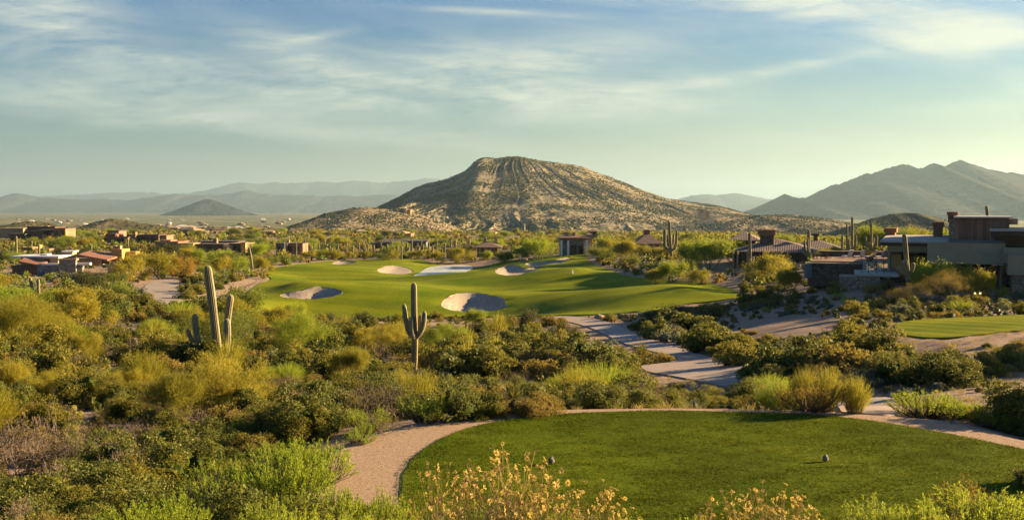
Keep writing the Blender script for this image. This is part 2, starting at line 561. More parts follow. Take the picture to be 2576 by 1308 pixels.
def stone_mat(name, cols, scale=2.2, mortar=(.10, .09, .08)):
    m, t, out = new_mat(name)
    tc = t.n('ShaderNodeTexCoord')
    v = t.n('ShaderNodeVectorMath', {0: tc.outputs['Object'], 1: (1, 1, 1.7)}, operation='MULTIPLY').outputs[0]
    vo = t.n('ShaderNodeTexVoronoi', {'Vector': v, 'Scale': scale})
    ve = t.n('ShaderNodeTexVoronoi', {'Vector': v, 'Scale': scale}, feature='DISTANCE_TO_EDGE')
    sepc = t.n('ShaderNodeSeparateColor', {0: vo.outputs['Color']})
    c = t.ramp(sepc.outputs[0], [(i / (len(cols) - 1), cols[i]) for i in range(len(cols))])
    k = t.ramp(ve.outputs['Distance'], [(.02, 0.0), (.07, 1.0)])
    c = t.mix(k, mortar, c)
    bp = t.n('ShaderNodeBump', {'Strength': .8, 'Distance': .08, 'Height': k})
    p = t.n('ShaderNodeBsdfPrincipled', {'Base Color': c, 'Roughness': .85, 'Normal': bp})
    t.set(out, 0, p)
    return m


def tile_mat(name, c1, c2):
    """barrel roof tiles: rows and columns in the roof's own space"""
    m, t, out = new_mat(name)
    tc = t.n('ShaderNodeTexCoord')
    sp = t.n('ShaderNodeSeparateXYZ', {0: tc.outputs['Object']})
    w = t.math('SINE', t.math('MULTIPLY', t.math('ADD', sp.outputs[0], t.math('MULTIPLY', sp.outputs[1], .02)), 2 * math.pi / .28))
    w2 = t.math('SINE', t.math('MULTIPLY', sp.outputs[1], 2 * math.pi / .8))
    n = t.noise(tc.outputs['Object'], 3.0, 4, .7)
    c = t.ramp(n, [(.3, c1), (.7, c2)])
    hh = t.math('ADD', w, t.math('MULTIPLY', w2, .4))
    bp = t.n('ShaderNodeBump', {'Strength': .5, 'Distance': .05, 'Height': hh})
    c = t.mix(t.math('MULTIPLY_ADD', w, .06, .06), c, (.05, .035, .03))
    p = t.n('ShaderNodeBsdfPrincipled', {'Base Color': c, 'Roughness': .8, 'Normal': bp})
    t.set(out, 0, p)
    return m


def glass_dark(name, col=(.012, .014, .016)):
    m, t, out = new_mat(name)
    p = t.n('ShaderNodeBsdfPrincipled', {'Base Color': col, 'Roughness': .08})
    p.inputs['Specular IOR Level'].default_value = .6
    t.set(out, 0, p)
    return m


def turf(name, dark, light, mow=None, scale=.35):
    """mown grass: broad patches, fine blades, optional mowing stripes along a direction"""
    m, t, out = new_mat(name)
    geo = t.n('ShaderNodeNewGeometry')
    v = geo.outputs['Position']
    n1 = t.noise(v, scale, 5, .6)
    n2 = t.noise(t.n('ShaderNodeVectorMath', {0: v, 1: (3.0, 12.0, 3.0)}, operation='MULTIPLY').outputs[0], 1.6, 5, .75)
    n3 = t.noise(v, 45.0, 2, .6)
    f = t.math('ADD', t.math('MULTIPLY', n1, .5), t.math('ADD', t.math('MULTIPLY', n2, .32), t.math('MULTIPLY', n3, .18)))
    c = t.ramp(f, [(.41, dark), (.57, light)])
    if mow:
        sp = t.n('ShaderNodeSeparateXYZ', {0: v})
        q = t.math('ADD', t.math('MULTIPLY', sp.outputs[0], mow[0]), t.math('MULTIPLY', sp.outputs[1], mow[1]))
        q = t.math('ADD', q, t.math('MULTIPLY', t.noise(v, .12, 2), .8))
        st = t.ramp(t.math('SINE', t.math('MULTIPLY', q, 2 * math.pi)), [(.0, 0.0), (.6, 1.0)])
        c = t.mix(t.math('MULTIPLY', st, mow[2]), c, t.mix(1.0, c, (1.5, 1.35, 1.0), 'MULTIPLY'))
    hgt = t.math('ADD', t.math('MULTIPLY', n3, .6), t.math('MULTIPLY', n2, .6))
    bp = t.n('ShaderNodeBump', {'Strength': .8, 'Distance': .05, 'Height': hgt})
    p = t.n('ShaderNodeBsdfPrincipled', {'Base Color': c, 'Roughness': .75, 'Normal': bp})
    p.inputs['Specular IOR Level'].default_value = .02
    t.set(out, 0, p)
    return m


M = {}
def desert_extra(t, c, v):
    # far off the soil is covered by scrub and pale tracks: colour by place, not by light
    sp = t.n('ShaderNodeSeparateXYZ', {0: v})
    far = t.ramp(t.math('MULTIPLY', sp.outputs[1], 1 / 1400.0), [(.15, 0.0), (.6, 1.0)])
    nn = t.noise(t.n('ShaderNodeVectorMath', {0: v, 1: (1.0, .35, 1.0)}, operation='MULTIPLY').outputs[0], .012, 7, .72)
    pc = t.ramp(nn, [(.36, (.065, .078, .028)), (.48, (.125, .125, .05)), (.60, (.21, .175, .085)), (.70, (.34, .27, .16))])
    c = t.mix(far, c, pc)
    n3 = t.noise(v, 9.0, 3, .7)
    return t.mix(t.math('MULTIPLY', t.ramp(n3, [(.5, 0.0), (.66, .7)]), t.math('SUBTRACT', 1.0, far)), c, (.17, .13, .10))
M['soil'] = surf('desert_soil', [(.20, .14, .095), (.29, .205, .145), (.36, .27, .20)], .7, .95, .5, 14, 6, .1, .05, desert_extra)
M['gravel'] = surf('decomposed_granite', [(.22, .15, .10), (.33, .235, .16), (.42, .31, .22)], 16, .95, .8, 60, 6, .1, .02, speck(90, .6, (.14, .10, .075), .7))
M['asphalt'] = surf('worn_path_concrete', [(.30, .24, .20), (.38, .305, .255)], .8, .9, .25, 30, 6, .15, .02, speck(3.0, .6, (.24, .195, .165), .6))
M['road'] = surf('road_asphalt', [(.22, .185, .16), (.29, .245, .21)], .4, .9, .2, 10, 4)
M['sand'] = surf('bunker_sand', [(.26, .215, .165), (.42, .35, .27)], .9, .95, .6, 3.0, 6, .1, .08, None, 0, (2.4, .35, 1))
M['tee'] = turf('tee_turf', (.040, .074, .004), (.128, .158, .008), None, .22)
M['fair'] = turf('fairway_turf', (.070, .125, .004), (.180, .200, .011), (.03, .15, .5), .05)
M['tee2'] = turf('far_tee_turf', (.085, .12, .006), (.18, .19, .014), (.50, .30, .9), .2)
M['water'] = None
def water():
    m, t, out = new_mat('pond_water')
    geo = t.n('ShaderNodeNewGeometry')
    n = t.noise(t.n('ShaderNodeVectorMath', {0: geo.outputs['Position'], 1: (.6, 2.0, 1)}, operation='MULTIPLY').outputs[0], 1.2, 4, .6)
    bp = t.n('ShaderNodeBump', {'Strength': .8, 'Distance': .45, 'Height': n})
    p = t.n('ShaderNodeBsdfPrincipled', {'Base Color': (.66, .69, .64), 'Roughness': .16, 'Normal': bp})  # pale base puts the bright sky reflection into the water colour
    p.inputs['Specular IOR Level'].default_value = .5
    p.inputs['IOR'].default_value = 1.33
    t.set(out, 0, p)
    return m
M['water'] = water()

# ------------------------------------------------------------------ the ground: one sheet to the horizon
def pad_vertices(x, y):
    """ground vertices under a laid sheet sink a little so that the sheet lies clear of them"""
    h = H(x, y)
    s = np.full(np.shape(x), -1e3)
    for p in SHEETS + [POND]:
        s = np.maximum(s, sd(p, x, y))
    h = h - np.clip(s, 0, .8) * .35
    return h, s


def build_ground():
    pxs = np.concatenate([np.linspace(-1500, -260, 90)[:-1], np.linspace(-260, 2840, 760), np.linspace(2840, 4100, 90)[1:]])
    ys = np.exp(np.linspace(math.log(1.6), math.log(46000), 640))
    u = (pxs - 1288) / F
    # near the camera the fan is widened so that the ground also lies beside it
    wid = np.maximum(ys, 9.0)
    X = u[None] * wid[:, None]; Y = np.repeat(ys[:, None], len(u), 1)
    Xb = u[None] * 9.0 * np.ones((6, 1)) * 1.6; Yb = np.repeat(np.linspace(-45, 1.2, 6)[:, None], len(u), 1)
    X = np.concatenate([Xb, X]); Y = np.concatenate([Yb, Y])
    Z, S = pad_vertices(X, Y)
    n, k = X.shape
    idx = (np.arange(n - 1)[:, None] * k + np.arange(k - 1)[None])
    f = np.stack([idx, idx + 1, idx + k + 1, idx + k], -1).reshape(-1, 4)
    Sm = np.minimum.reduce([S[:-1, :-1], S[1:, :-1], S[:-1, 1:], S[1:, 1:]]).ravel()
    f = f[Sm < 1.2]
    mb = MB().add(np.stack([X, Y, Z], -1), f, 0, True)
    mb.obj('ground', M['soil'], kind='structure')


def resample(poly, step):
    q = np.concatenate([poly, poly[:1]])
    seg = np.linalg.norm(np.diff(q, axis=0), axis=1)
    s = np.concatenate([[0], np.cumsum(seg)])
    n = max(8, int(s[-1] / step))
    t = np.linspace(0, s[-1], n, endpoint=False)
    return np.stack([np.interp(t, s, q[:, 0]), np.interp(t, s, q[:, 1])], 1)


def sheet(name, poly, step, mat, off=.05, holes=(), z=None, skirt=.4, wob=0.0, **kw):
    """a surface draped over the terrain, cut to its outline"""
    loops = [resample(poly, step)] + [resample(h, step * .7) for h in holes]
    if wob:
        l = loops[0]
        l += wob * np.stack([fbm(l[:, 0] * 2.1, l[:, 1] * 2.1, 77, 3), fbm(l[:, 0] * 2.1, l[:, 1] * 2.1, 78, 3)], 1)
    lo, hi = poly.min(0), poly.max(0)
    gx, gy = np.meshgrid(np.arange(lo[0], hi[0], step), np.arange(lo[1], hi[1], step))
    rs = np.random.RandomState(5)
    g = np.stack([gx.ravel(), gy.ravel()], 1) + rs.uniform(-.15, .15, (gx.size, 2)) * step
    k = sd(loops[0], g[:, 0], g[:, 1]) > step * .5
    for h in loops[1:]:
        s = sd(h, g[:, 0], g[:, 1]); k &= (s < -step * .35)
    g = g[k]
    pts = np.concatenate(loops + [g]); edges = []; a = 0
    for l in loops:
        n = len(l); edges += [(a + i, a + (i + 1) % n) for i in range(n)]; a += n
    vo, eo, fo, *_ = mgeo.delaunay_2d_cdt([Vector(p) for p in pts], edges, [], 1, 1e-5)
    v = np.array([tuple(p) for p in vo]); f = np.array([tuple(t) for t in fo if len(t) == 3])
    c = v[f].mean(1)
    k = sd(loops[0], c[:, 0], c[:, 1]) > -1e-3
    for h in loops[1:]:
        k &= sd(h, c[:, 0], c[:, 1]) < 0
    f = f[k]
    zz = (H(v[:, 0], v[:, 1]) if z is None else np.full(len(v), z)) + off
    mb = MB().add(np.column_stack([v, zz]), f, 0, True)
    if skirt:
        l = loops[0]
        lz = (H(l[:, 0], l[:, 1]) if z is None else np.full(len(l), z)) + off
        n = len(l)
        sv = np.concatenate([np.column_stack([l, lz]), np.column_stack([l, lz - skirt])])
        mb.add(sv, [(i, (i + 1) % n, n + (i + 1) % n, n + i) for i in range(n)], 0, True)
    return mb.obj(name, mat, **kw)

build_ground()
sheet('gravel_path', GRAVEL, .22, M['gravel'], .025, [TEE], TEE_Z, kind='structure', wob=.08)
sheet('tee_lawn', TEE, .25, M['tee'], .042, (), TEE_Z, kind='structure', wob=.03)
sheet('fairway_lawn', FAIR, 1.1, M['fair'], .10, BUNK + [POND], kind='structure')
for i, b in enumerate(BUNK):
    sheet('bunker_sand', b, .7, M['sand'], .03, kind='structure')
sheet('pond_water', POND, 1.0, M['water'], 0.0, (), POND_Z - .36, kind='structure', skirt=0)
sheet('cart_path', PATH, .6, M['asphalt'], .06, kind='structure')
sheet('cart_path', PATH2, .4, M['asphalt'], .05, kind='structure')
sheet('road', ROAD, 1.0, M['road'], .05, kind='structure', skirt=0)
sheet('footpath', WALK, 1.0, M['gravel'], .04, kind='structure', skirt=0)
sheet('far_tee_lawn', TEE2, .5, M['tee2'], .06, kind='structure')

# ------------------------------------------------------------------ mountains and hills
def hill_mat(name, soil, veg, sc, rock=None, thr=.47):
    m, t, out = new_mat(name)
    geo = t.n('ShaderNodeNewGeometry')
    v = geo.outputs['Position']
    n1 = t.noise(v, sc * .12, 5, .65)
    n2 = t.noise(v, sc, 4, .75)
    c = t.ramp(n1, [(.3, soil[0]), (.7, soil[1])])
    k = t.ramp(t.math('ADD', t.math('MULTIPLY', n2, .75), t.math('MULTIPLY', n1, .25)), [(thr - .03, 0.0), (thr + .05, .92)])
    c = t.mix(k, c, t.ramp(n1, [(.35, veg[0]), (.65, veg[1])]))
    if rock:
        n3 = t.noise(v, sc * .6, 5, .8)
        c = t.mix(t.ramp(n3, [(.62, 0.0), (.68, .8)]), c, rock)
    bp = t.n('ShaderNodeBump', {'Strength': .7, 'Distance': .5 / sc, 'Height': n2})
    p = t.n('ShaderNodeBsdfPrincipled', {'Base Color': c, 'Roughness': .95, 'Normal': bp})
    p.inputs['Specular IOR Level'].default_value = .05
    t.set(out, 0, p)
    return m

HILLS = {}
def hill(name, sil, d, front, back, mat, gully=0.0, summit=None, seed=1, cols=300, rows=90, prof=1.25, fine=1.0, gfreq=14, crest=.02, foot=0.0, jag=0.0, smooth=None, **kw):
    """a hill or mountain whose crest runs through the skyline SIL (photo pixels) at distance D; FRONT and BACK are the depths of its slopes"""
    sil = np.array(sil, float)
    px = np.linspace(sil[0, 0], sil[-1, 0], cols)
    # the crest as a smooth curve with small natural wobble
    py = np.interp(px, sil[:, 0], sil[:, 1])
    kern = smooth or max(1, cols // 150); py = np.convolve(np.pad(py, kern, 'edge'), np.ones(2 * kern + 1) / (2 * kern + 1), 'valid')
    u = (px - 1288) / F
    dr = d * (1 + crest * 2 * fbm(px / 160.0, px * 0, seed, 3))
    zr = np.array([slope(p) for p in py]) * dr
    t = np.concatenate([np.linspace(0, 1, rows), 1 + np.linspace(0, 1, rows // 3)[1:] * back / front])
    dz = jag * dr / F * (fbm(px / 11.0, px * 0 + .5, seed + 41, 4, .6) * 2)
    Y = dr[None] + (t[:, None] - 1) * front
    X = u[None] * dr[None] * np.ones_like(t)[:, None] * (Y / dr[None]) ** .15
    zb = H0(X, np.maximum(Y, 60)) - d * .004
    ht = np.maximum(zr[None] - zb, 0)
    tt = t[:, None] * np.ones_like(X)
    p = np.where(tt <= 1, np.clip(tt, 0, 1) ** prof, np.clip(1 - ((tt - 1) * front / back), 0, 1) ** 1.1)
    Z = zb + ht * p + dz[None] * sstep(.80, 1.0, np.where(tt <= 1, tt, 2 - np.minimum(tt, 2))) * np.where(ht > 0, 1, 0)
    hm = ht.max()
    bell = np.clip(np.where(tt <= 1, 4 * tt * (1 - tt), 0), 0, 1) ** .7 * (1 - .5 * sstep(.7, 1, tt))
    if gully:
        sx = (summit - 1288) / F * d if summit else float(u.mean() * d)
        phi = np.arctan2(X - sx, (dr[None] - Y) + front * .22)
        w = 1.1 * fbm(X / (front * .42), Y / (front * .42), seed + 7, 4)
        def ridged(q, s):
            return 1 - np.abs(2 * vnoise(q, np.full_like(q, .5) + .2 * (1 - tt), s)) * 2
        g = ridged(phi * gfreq + w * 2.0, seed + 11) * (.45 + .9 * vnoise(phi * gfreq * .35, tt * 1.5, seed + 15)) + ridged(phi * gfreq * 2.3 + w * 4, seed + 12) * .42 * np.clip(1.35 - tt, 0, 1) + ridged(phi * gfreq * 5 + w * 7, seed + 13) * .16
        Z = Z + gully * ht * .078 * g * bell * np.clip(.62 + 1.5 * fbm(X / 260.0, Y / 260.0, seed + 33, 3), .12, 1.35)
    Z = Z + fine * ht * .05 * fbm(X / (hm * .8), Y / (hm * .8), seed + 3, 5, .6) * np.clip(1.15 - np.where(tt <= 1, tt, 1), .12, 1) * np.where(tt <= 1, sstep(0, .15, tt), 1)
    Z = Z + foot * fbm(X / 150.0, Y / 190.0, seed + 21, 4) * sstep(.02, .15, tt) * (1 - sstep(.40, .85, np.minimum(tt, 1)))
    n, k = X.shape
    idx = (np.arange(n - 1)[:, None] * k + np.arange(k - 1)[None])
    f = np.stack([idx, idx + 1, idx + k + 1, idx + k], -1).reshape(-1, 4)
    mb = MB().add(np.stack([X, Y, Z], -1), f, 0, True)
    mb.obj(name, mat, kind='structure', **kw)
    HILLS[(name, seed)] = (X, Y, Z, tt)
    return X, Y, Z

M['mt'] = hill_mat('mountain_slope', [(.28, .22, .13), (.38, .30, .18)], [(.105, .108, .072), (.155, .145, .085)], .10, (.28, .23, .145), .49)
M['hill'] = hill_mat('boulder_hill', [(.28, .21, .13), (.40, .305, .185)], [(.07, .075, .04), (.12, .11, .055)], .16, (.42, .33, .21), .50)
M['dkhill'] = hill_mat('dark_hill', [(.13, .10, .07), (.19, .14, .095)], [(.045, .05, .028), (.07, .07, .035)], .22, None, .45)
M['far'] = hill_mat('far_mountain', [(.10, .10, .09), (.13, .125, .105)], [(.06, .07, .06), (.08, .085, .07)], .006, None, .5)
M['dfar'] = hill_mat('dark_far_mountain', [(.022, .024, .025), (.028, .028, .027)], [(.016, .019, .020), (.021, .023, .023)], .004, None, .5)  # the backlit darkness of the right range is put into this colour
hill('mountain', [(860, 600), (905, 545), (960, 516), (1000, 497), (1050, 470), (1072, 461), (1095, 458), (1130, 448), (1170, 430), (1192, 410), (1206, 398), (1222, 396), (1250, 400), (1268, 397), (1285, 394), (1315, 396), (1350, 403), (1400, 409), (1440, 414), (1480, 425), (1520, 441), (1560, 456), (1620, 480), (1680, 501), (1730, 508), (1790, 515), (1830, 524), (1880, 538), (1930, 553), (2010, 585)],
     2150, 900, 900, M['mt'], 1.0, 1290, 1, 700, 260, 1.12, .55, 34, foot=11.0, jag=.8)
hill('hill', [(640, 602), (700, 585), (760, 561), (830, 534), (880, 525), (930, 522), (1000, 529), (1060, 540), (1110, 556), (1160, 579), (1215, 604)], 1250, 330, 400, M['hill'], .9, 930, 4, 300, 90, .95, 1.6, 7)
hill('hill', [(1500, 603), (1600, 585), (1700, 563), (1790, 549), (1860, 545), (1920, 543), (1970, 541), (2030, 544), (2090, 552), (2160, 566), (2280, 590)], 1400, 380, 400, M['hill'], .9, 1900, 9, 300, 80, 1.0, 1.6, 9)
hill('hill', [(2090, 590), (2140, 571), (2190, 551), (2240, 539), (2275, 535), (2310, 536), (2350, 546), (2400, 560), (2500, 585)], 900, 150, 200, M['dkhill'], .5, 2280, 14, 160, 50, 1.0, 1.5)
hill('hill', [(150, 592), (205, 572), (240, 560), (265, 552), (290, 550), (320, 556), (350, 563), (400, 570), (470, 590)], 850, 120, 160, M['dkhill'], .5, 280, 17, 140, 50, 1.0, 1.6)
hill('hill', [(-120, 580), (-40, 568), (20, 566), (60, 557), (95, 558), (140, 566), (220, 585)], 800, 110, 150, M['dkhill'], .5, 70, 19, 140, 40, 1.0, 1.6)
hill('hill', [(380, 592), (450, 579), (520, 572), (600, 574), (680, 577), (740, 592)], 980, 150, 200, M['dkhill'], .5, 560, 23, 140, 40, 1.0, 1.8)
hill('butte', [(425, 537), (445, 527), (470, 518), (490, 510), (505, 505), (520, 501), (535, 503), (550, 508), (570, 515), (600, 525), (635, 537)], 8500, 800, 800, M['dfar'], .35, 520, 27, 160, 50, 1.0, .4)
hill('mountain', [(1850, 545), (1900, 531), (1925, 521), (1945, 508), (1958, 500), (1968, 490), (1976, 487), (1986, 494), (2000, 498), (2015, 496), (2032, 497), (2060, 481), (2085, 468), (2098, 464), (2112, 464), (2140, 452), (2165, 441), (2180, 437), (2197, 436), (2215, 428), (2240, 421), (2255, 416), (2270, 414), (2287, 415), (2292, 421), (2300, 425), (2320, 421), (2345, 411), (2358, 414), (2372, 419), (2385, 413), (2398, 407), (2410, 403), (2425, 407), (2445, 414), (2480, 426), (2520, 432), (2560, 438), (2620, 455), (2720, 480), (2900, 530)],
     6300, 1900, 1900, M['dfar'], .2, 2380, 31, 700, 90, 1.1, .12, 15, jag=2.2, smooth=2)
M['rfar'] = hill_mat('range_rock', [(.055, .06, .06), (.075, .075, .07)], [(.04, .046, .045), (.05, .055, .052)], .004, None, .5)
hill('mountain_range', [(-300, 520), (-100, 505), (0, 498), (30, 489), (48, 485), (70, 490), (110, 498), (160, 500), (210, 503), (260, 500), (330, 504), (400, 494), (450, 487), (480, 492), (560, 489), (600, 484), (622, 477), (650, 486), (700, 491), (760, 490), (820, 495), (860, 491), (900, 494), (960, 490), (1020, 492), (1100, 500), (1300, 520)], 15000, 2300, 2300, M['rfar'], .4, None, 37, 500, 30, 1.0, .5, jag=1.6)
hill('mountain_range', [(-300, 505), (-100, 500), (100, 494), (200, 490), (260, 486), (340, 483), (400, 486), (460, 488), (510, 480), (560, 470), (590, 459), (640, 463), (690, 459), (740, 461), (800, 457), (850, 459), (900, 455), (960, 460), (1000, 457), (1050, 453), (1078, 447), (1110, 452), (1160, 456), (1250, 468), (1350, 500)], 24000, 3300, 3000, M['rfar'], .4, None, 41, 500, 30, 1.0, .5, jag=1.6)
hill('mountain_range', [(1560, 528), (1640, 512), (1700, 502), (1735, 493), (1770, 489), (1800, 491), (1830, 488), (1850, 486), (1880, 491), (1910, 497), (1960, 505), (2040, 512), (2150, 526)], 15000, 2200, 2200, M['rfar'], .4, None, 43, 260, 30, 1.0, .5, jag=1.0)
# ------------------------------------------------------------------ plant building blocks
def unit(v):
    return v / (np.linalg.norm(v, axis=-1, keepdims=True) + 1e-9)


def leaves(mb, c, ax, L, Wd, rs, mat=0, flat=None):
    """diamond leaves: base C, axis AX, length L, width WD (arrays)"""
    n = len(c)
    ax = unit(ax)
    L = np.broadcast_to(np.asarray(L, float), (n,))[:, None]; Wd = np.broadcast_to(np.asarray(Wd, float), (n,))[:, None]
    s = unit(np.cross(ax, rs.normal(size=(n, 3)) if flat is None else flat))
    m = c + ax * L * .5
    v = np.stack([c, m + s * Wd * .5, c + ax * L, m - s * Wd * .5], 1).reshape(-1, 3)
    f = np.arange(4 * n).reshape(-1, 4)
    return mb.add(v, f, mat)


def sticks(mb, p0, p1, r0, r1, mat=0, n=3):
    """many straight tapering twigs at once"""
    p0 = np.asarray(p0, float); p1 = np.asarray(p1, float)
    k = len(p0)
    ax = unit(p1 - p0)
    ref = np.where(np.abs(ax[:, 2:3]) > .9, np.array([[1.0, 0, 0]]), np.array([[0, 0, 1.0]]))
    sx = unit(np.cross(ax, ref)); sy = np.cross(ax, sx)
    a = np.linspace(0, 2 * math.pi, n, endpoint=False)
    ring = np.cos(a)[None, :, None] * sx[:, None] + np.sin(a)[None, :, None] * sy[:, None]
    r0 = np.broadcast_to(np.asarray(r0, float), (k,)); r1 = np.broadcast_to(np.asarray(r1, float), (k,))
    v = np.concatenate([p0[:, None] + ring * r0[:, None, None], p1[:, None] + ring * r1[:, None, None]], 1).reshape(-1, 3)
    b = np.arange(k)[:, None] * 2 * n; i = np.arange(n)[None]
    f = np.stack([b + i, b + (i + 1) % n, b + n + (i + 1) % n, b + n + i], -1).reshape(-1, 4)
    return mb.add(v, f, mat)


def branch(rs, p, d, L, r, depth, out, tips, spread=.6, up=.15, kids=(2, 4), seg=3, shrink=.68):
    """recursive branching; OUT collects segments (p0, p1, r0, r1), TIPS the ends (p, d)"""
    q = np.array(p, float); d = unit(np.array(d, float))
    for i in range(seg):
        d = unit(d + rs.normal(size=3) * .16 + np.array([0, 0, up * .4]))
        e = q + d * L / seg
        ra = r * (1 - .4 * i / seg); rb = r * (1 - .4 * (i + 1) / seg)
        out.append((q, e, ra, rb)); q = e
        if depth <= 1 or i == seg - 1:
            tips.append((q, d))
    if depth > 0:
        for _ in range(rs.randint(*kids)):
            nd = unit(d + rs.normal(size=3) * spread + np.array([0, 0, up]))
            branch(rs, q, nd, L * shrink * rs.uniform(.8, 1.2), r * .6, depth - 1, out, tips, spread, up, kids, seg, shrink)


def put_sticks(mb, segs, mat=0, n=4, rmin=.003):
    a = np.array([s[0] for s in segs]); b = np.array([s[1] for s in segs])
    sticks(mb, a, b, np.maximum([s[2] for s in segs], rmin), np.maximum([s[3] for s in segs], rmin), mat, n)

# foliage colours
M['jojoba'] = leaf('jojoba_leaf', [(0.029, 0.046, 0.01), (0.06, 0.085, 0.016), (0.111, 0.129, 0.025), (0.198, 0.19, 0.043)], .25, .6, .15, .25)
M['creosote'] = leaf('creosote_leaf', [(0.046, 0.06, 0.01), (0.1, 0.107, 0.014), (0.185, 0.16, 0.021), (0.265, 0.208, 0.029)], .3, .6, .15, .3)
M['bursage'] = leaf('bursage_leaf', [(0.095, 0.084, 0.027), (0.163, 0.123, 0.035), (0.23, 0.157, 0.043), (0.297, 0.185, 0.054)], .3, .8, .1, .5)
M['plume'] = leaf('turpentine_leaf', [(0.084, 0.161, 0.009), (0.153, 0.262, 0.014), (0.23, 0.339, 0.022), (0.321, 0.355, 0.032)], .52, .6, .2, .3)
M['rust'] = leaf('rust_leaf', [(.10, .045, .015), (.16, .075, .022), (.20, .11, .03), (.12, .10, .025)], .35, .7, .15, .3)
M['verde'] = leaf('palo_verde_twig', [(0.117, 0.122, 0.01), (0.193, 0.182, 0.014), (0.277, 0.237, 0.02), (0.359, 0.283, 0.03)], .4, .6, .2, .45)
M['lime'] = leaf('lime_leaf', [(0.094, 0.149, 0.01), (0.159, 0.234, 0.014), (0.231, 0.313, 0.02), (0.289, 0.337, 0.03)], .4, .6, .2, .4)
M['mesq'] = leaf('mesquite_leaf', [(0.044, 0.078, 0.01), (0.077, 0.124, 0.014), (0.122, 0.171, 0.02), (0.166, 0.202, 0.029)], .35, .6, .2, .45)
M['dark'] = leaf('dark_leaf', [(.014, .022, .010), (.025, .036, .013), (.045, .055, .018)], .2, .6, .15, .3)
M['orange'] = leaf('orange_leaf', [(0.192, 0.102, 0.012), (0.304, 0.145, 0.016), (0.384, 0.217, 0.02), (0.224, 0.174, 0.015)], .35, .6, .2, .3)
M['grey'] = leaf('grey_twig', [(.11, .085, .065), (.17, .13, .105), (.23, .18, .14)], .15, .9, .1, .4)
M['sage'] = leaf('sage_leaf', [(.07, .085, .06), (.11, .13, .09), (.15, .16, .11)], .25, .8, .1, .4)
M['straw'] = leaf('straw_leaf', [(.24, .17, .06), (.33, .24, .09), (.42, .31, .13)], .35, .8, .1, .4)
M['petal'] = leaf('petal', [(0.37, 0.235, 0.056), (0.51, 0.361, 0.112), (0.581, 0.445, 0.176)], .35, .7, .1, .15)
M['disc'] = leaf('flower_disc', [(.10, .05, .02), (.18, .09, .03), (.25, .15, .05)], .1, .9, .1, .1)
M['yucca'] = leaf('yucca_blade', [(.08, .095, .03), (.15, .15, .05), (.22, .19, .07)], .2, .5, .3, .2)
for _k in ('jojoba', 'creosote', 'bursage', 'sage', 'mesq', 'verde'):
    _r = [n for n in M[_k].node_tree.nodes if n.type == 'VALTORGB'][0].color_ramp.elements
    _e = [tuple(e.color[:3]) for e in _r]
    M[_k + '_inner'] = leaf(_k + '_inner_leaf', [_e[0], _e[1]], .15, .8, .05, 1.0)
M['wood'] = surf('bark', [(.06, .045, .032), (.11, .085, .06)], 9, .95, .6, 30)
M['palewood'] = surf('pale_bark', [(.16, .13, .095), (.26, .21, .15)], 9, .95, .5, 30)
M['greenwood'] = surf('green_bark', [(.10, .105, .035), (.17, .15, .06)], 6, .85, .4, 24)


def cactus_mat():
    m, t, out = new_mat('saguaro_skin')
    geo = t.n('ShaderNodeNewGeometry')
    tc = t.n('ShaderNodeTexCoord')
    n = t.noise(tc.outputs['Object'], 2.0, 4, .6)
    c = t.ramp(n, [(.3, (.065, .075, .032)), (.7, (.115, .115, .05))])
    pt = t.ramp(geo.outputs['Pointiness'], [(.49, 0.0), (.56, 1.0)])
    n2 = t.noise(tc.outputs['Object'], 30.0, 2, .6)
    c = t.mix(t.math('MULTIPLY', pt, t.ramp(n2, [(.35, .3), (.6, .9)])), c, (.40, .33, .18))    # rows of spines on the ribs
    p = t.n('ShaderNodeBsdfPrincipled', {'Base Color': c, 'Roughness': .7})
    p.inputs['Sheen Weight'].default_value = .5
    p.inputs['Sheen Tint'].default_value = (1, .85, .5, 1)
    t.set(out, 0, p)
    return m
M['cactus'] = cactus_mat()
M['cholla'] = leaf('cholla_spine', [(.30, .28, .17), (.40, .37, .24), (.48, .45, .32)], .3, .7, .2, .3)


def dome_points(rs, n, rx, rz, zc=.35, shell=(.55, 1.0), low=-.25, lump=.28, seed=0):
    """points in the outer part of a lumpy dome"""
    d = unit(rs.normal(size=(n * 2, 3)))
    d = d[d[:, 2] > low][:n]
    k = 1 + lump * 2 * fbm(d[:, 0] * 1.7 + seed, d[:, 1] * 1.7 + d[:, 2] * 1.2, seed, 3)
    r = rs.uniform(shell[0] ** 3, shell[1] ** 3, len(d)) ** (1 / 3) * k
    p = d * r[:, None] * np.array([rx, rx, rz])
    p[:, 2] += rz * zc
    return p, d


_CB = np.array([(0, 0, 1), (.9, 0, .45), (.28, .85, .45), (-.73, .53, .45), (-.73, -.53, .45), (.28, -.85, .45), (.73, .53, -.45), (-.28, .85, -.45), (-.9, 0, -.45), (-.28, -.85, -.45), (.73, -.53, -.45), (0, 0, -1)])
_CF = np.array([(0, 1, 2), (0, 2, 3), (0, 3, 4), (0, 4, 5), (0, 5, 1), (1, 6, 2), (2, 6, 7), (2, 7, 3), (3, 7, 8), (3, 8, 4), (4, 8, 9), (4, 9, 5), (5, 9, 10), (5, 10, 1), (1, 10, 6), (11, 7, 6), (11, 8, 7), (11, 9, 8), (11, 10, 9), (11, 6, 10)])
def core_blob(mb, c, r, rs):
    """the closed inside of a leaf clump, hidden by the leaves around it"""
    mb.add(c + _CB * r * rs.uniform(.6, 1.25, (12, 1)), _CF, 2)


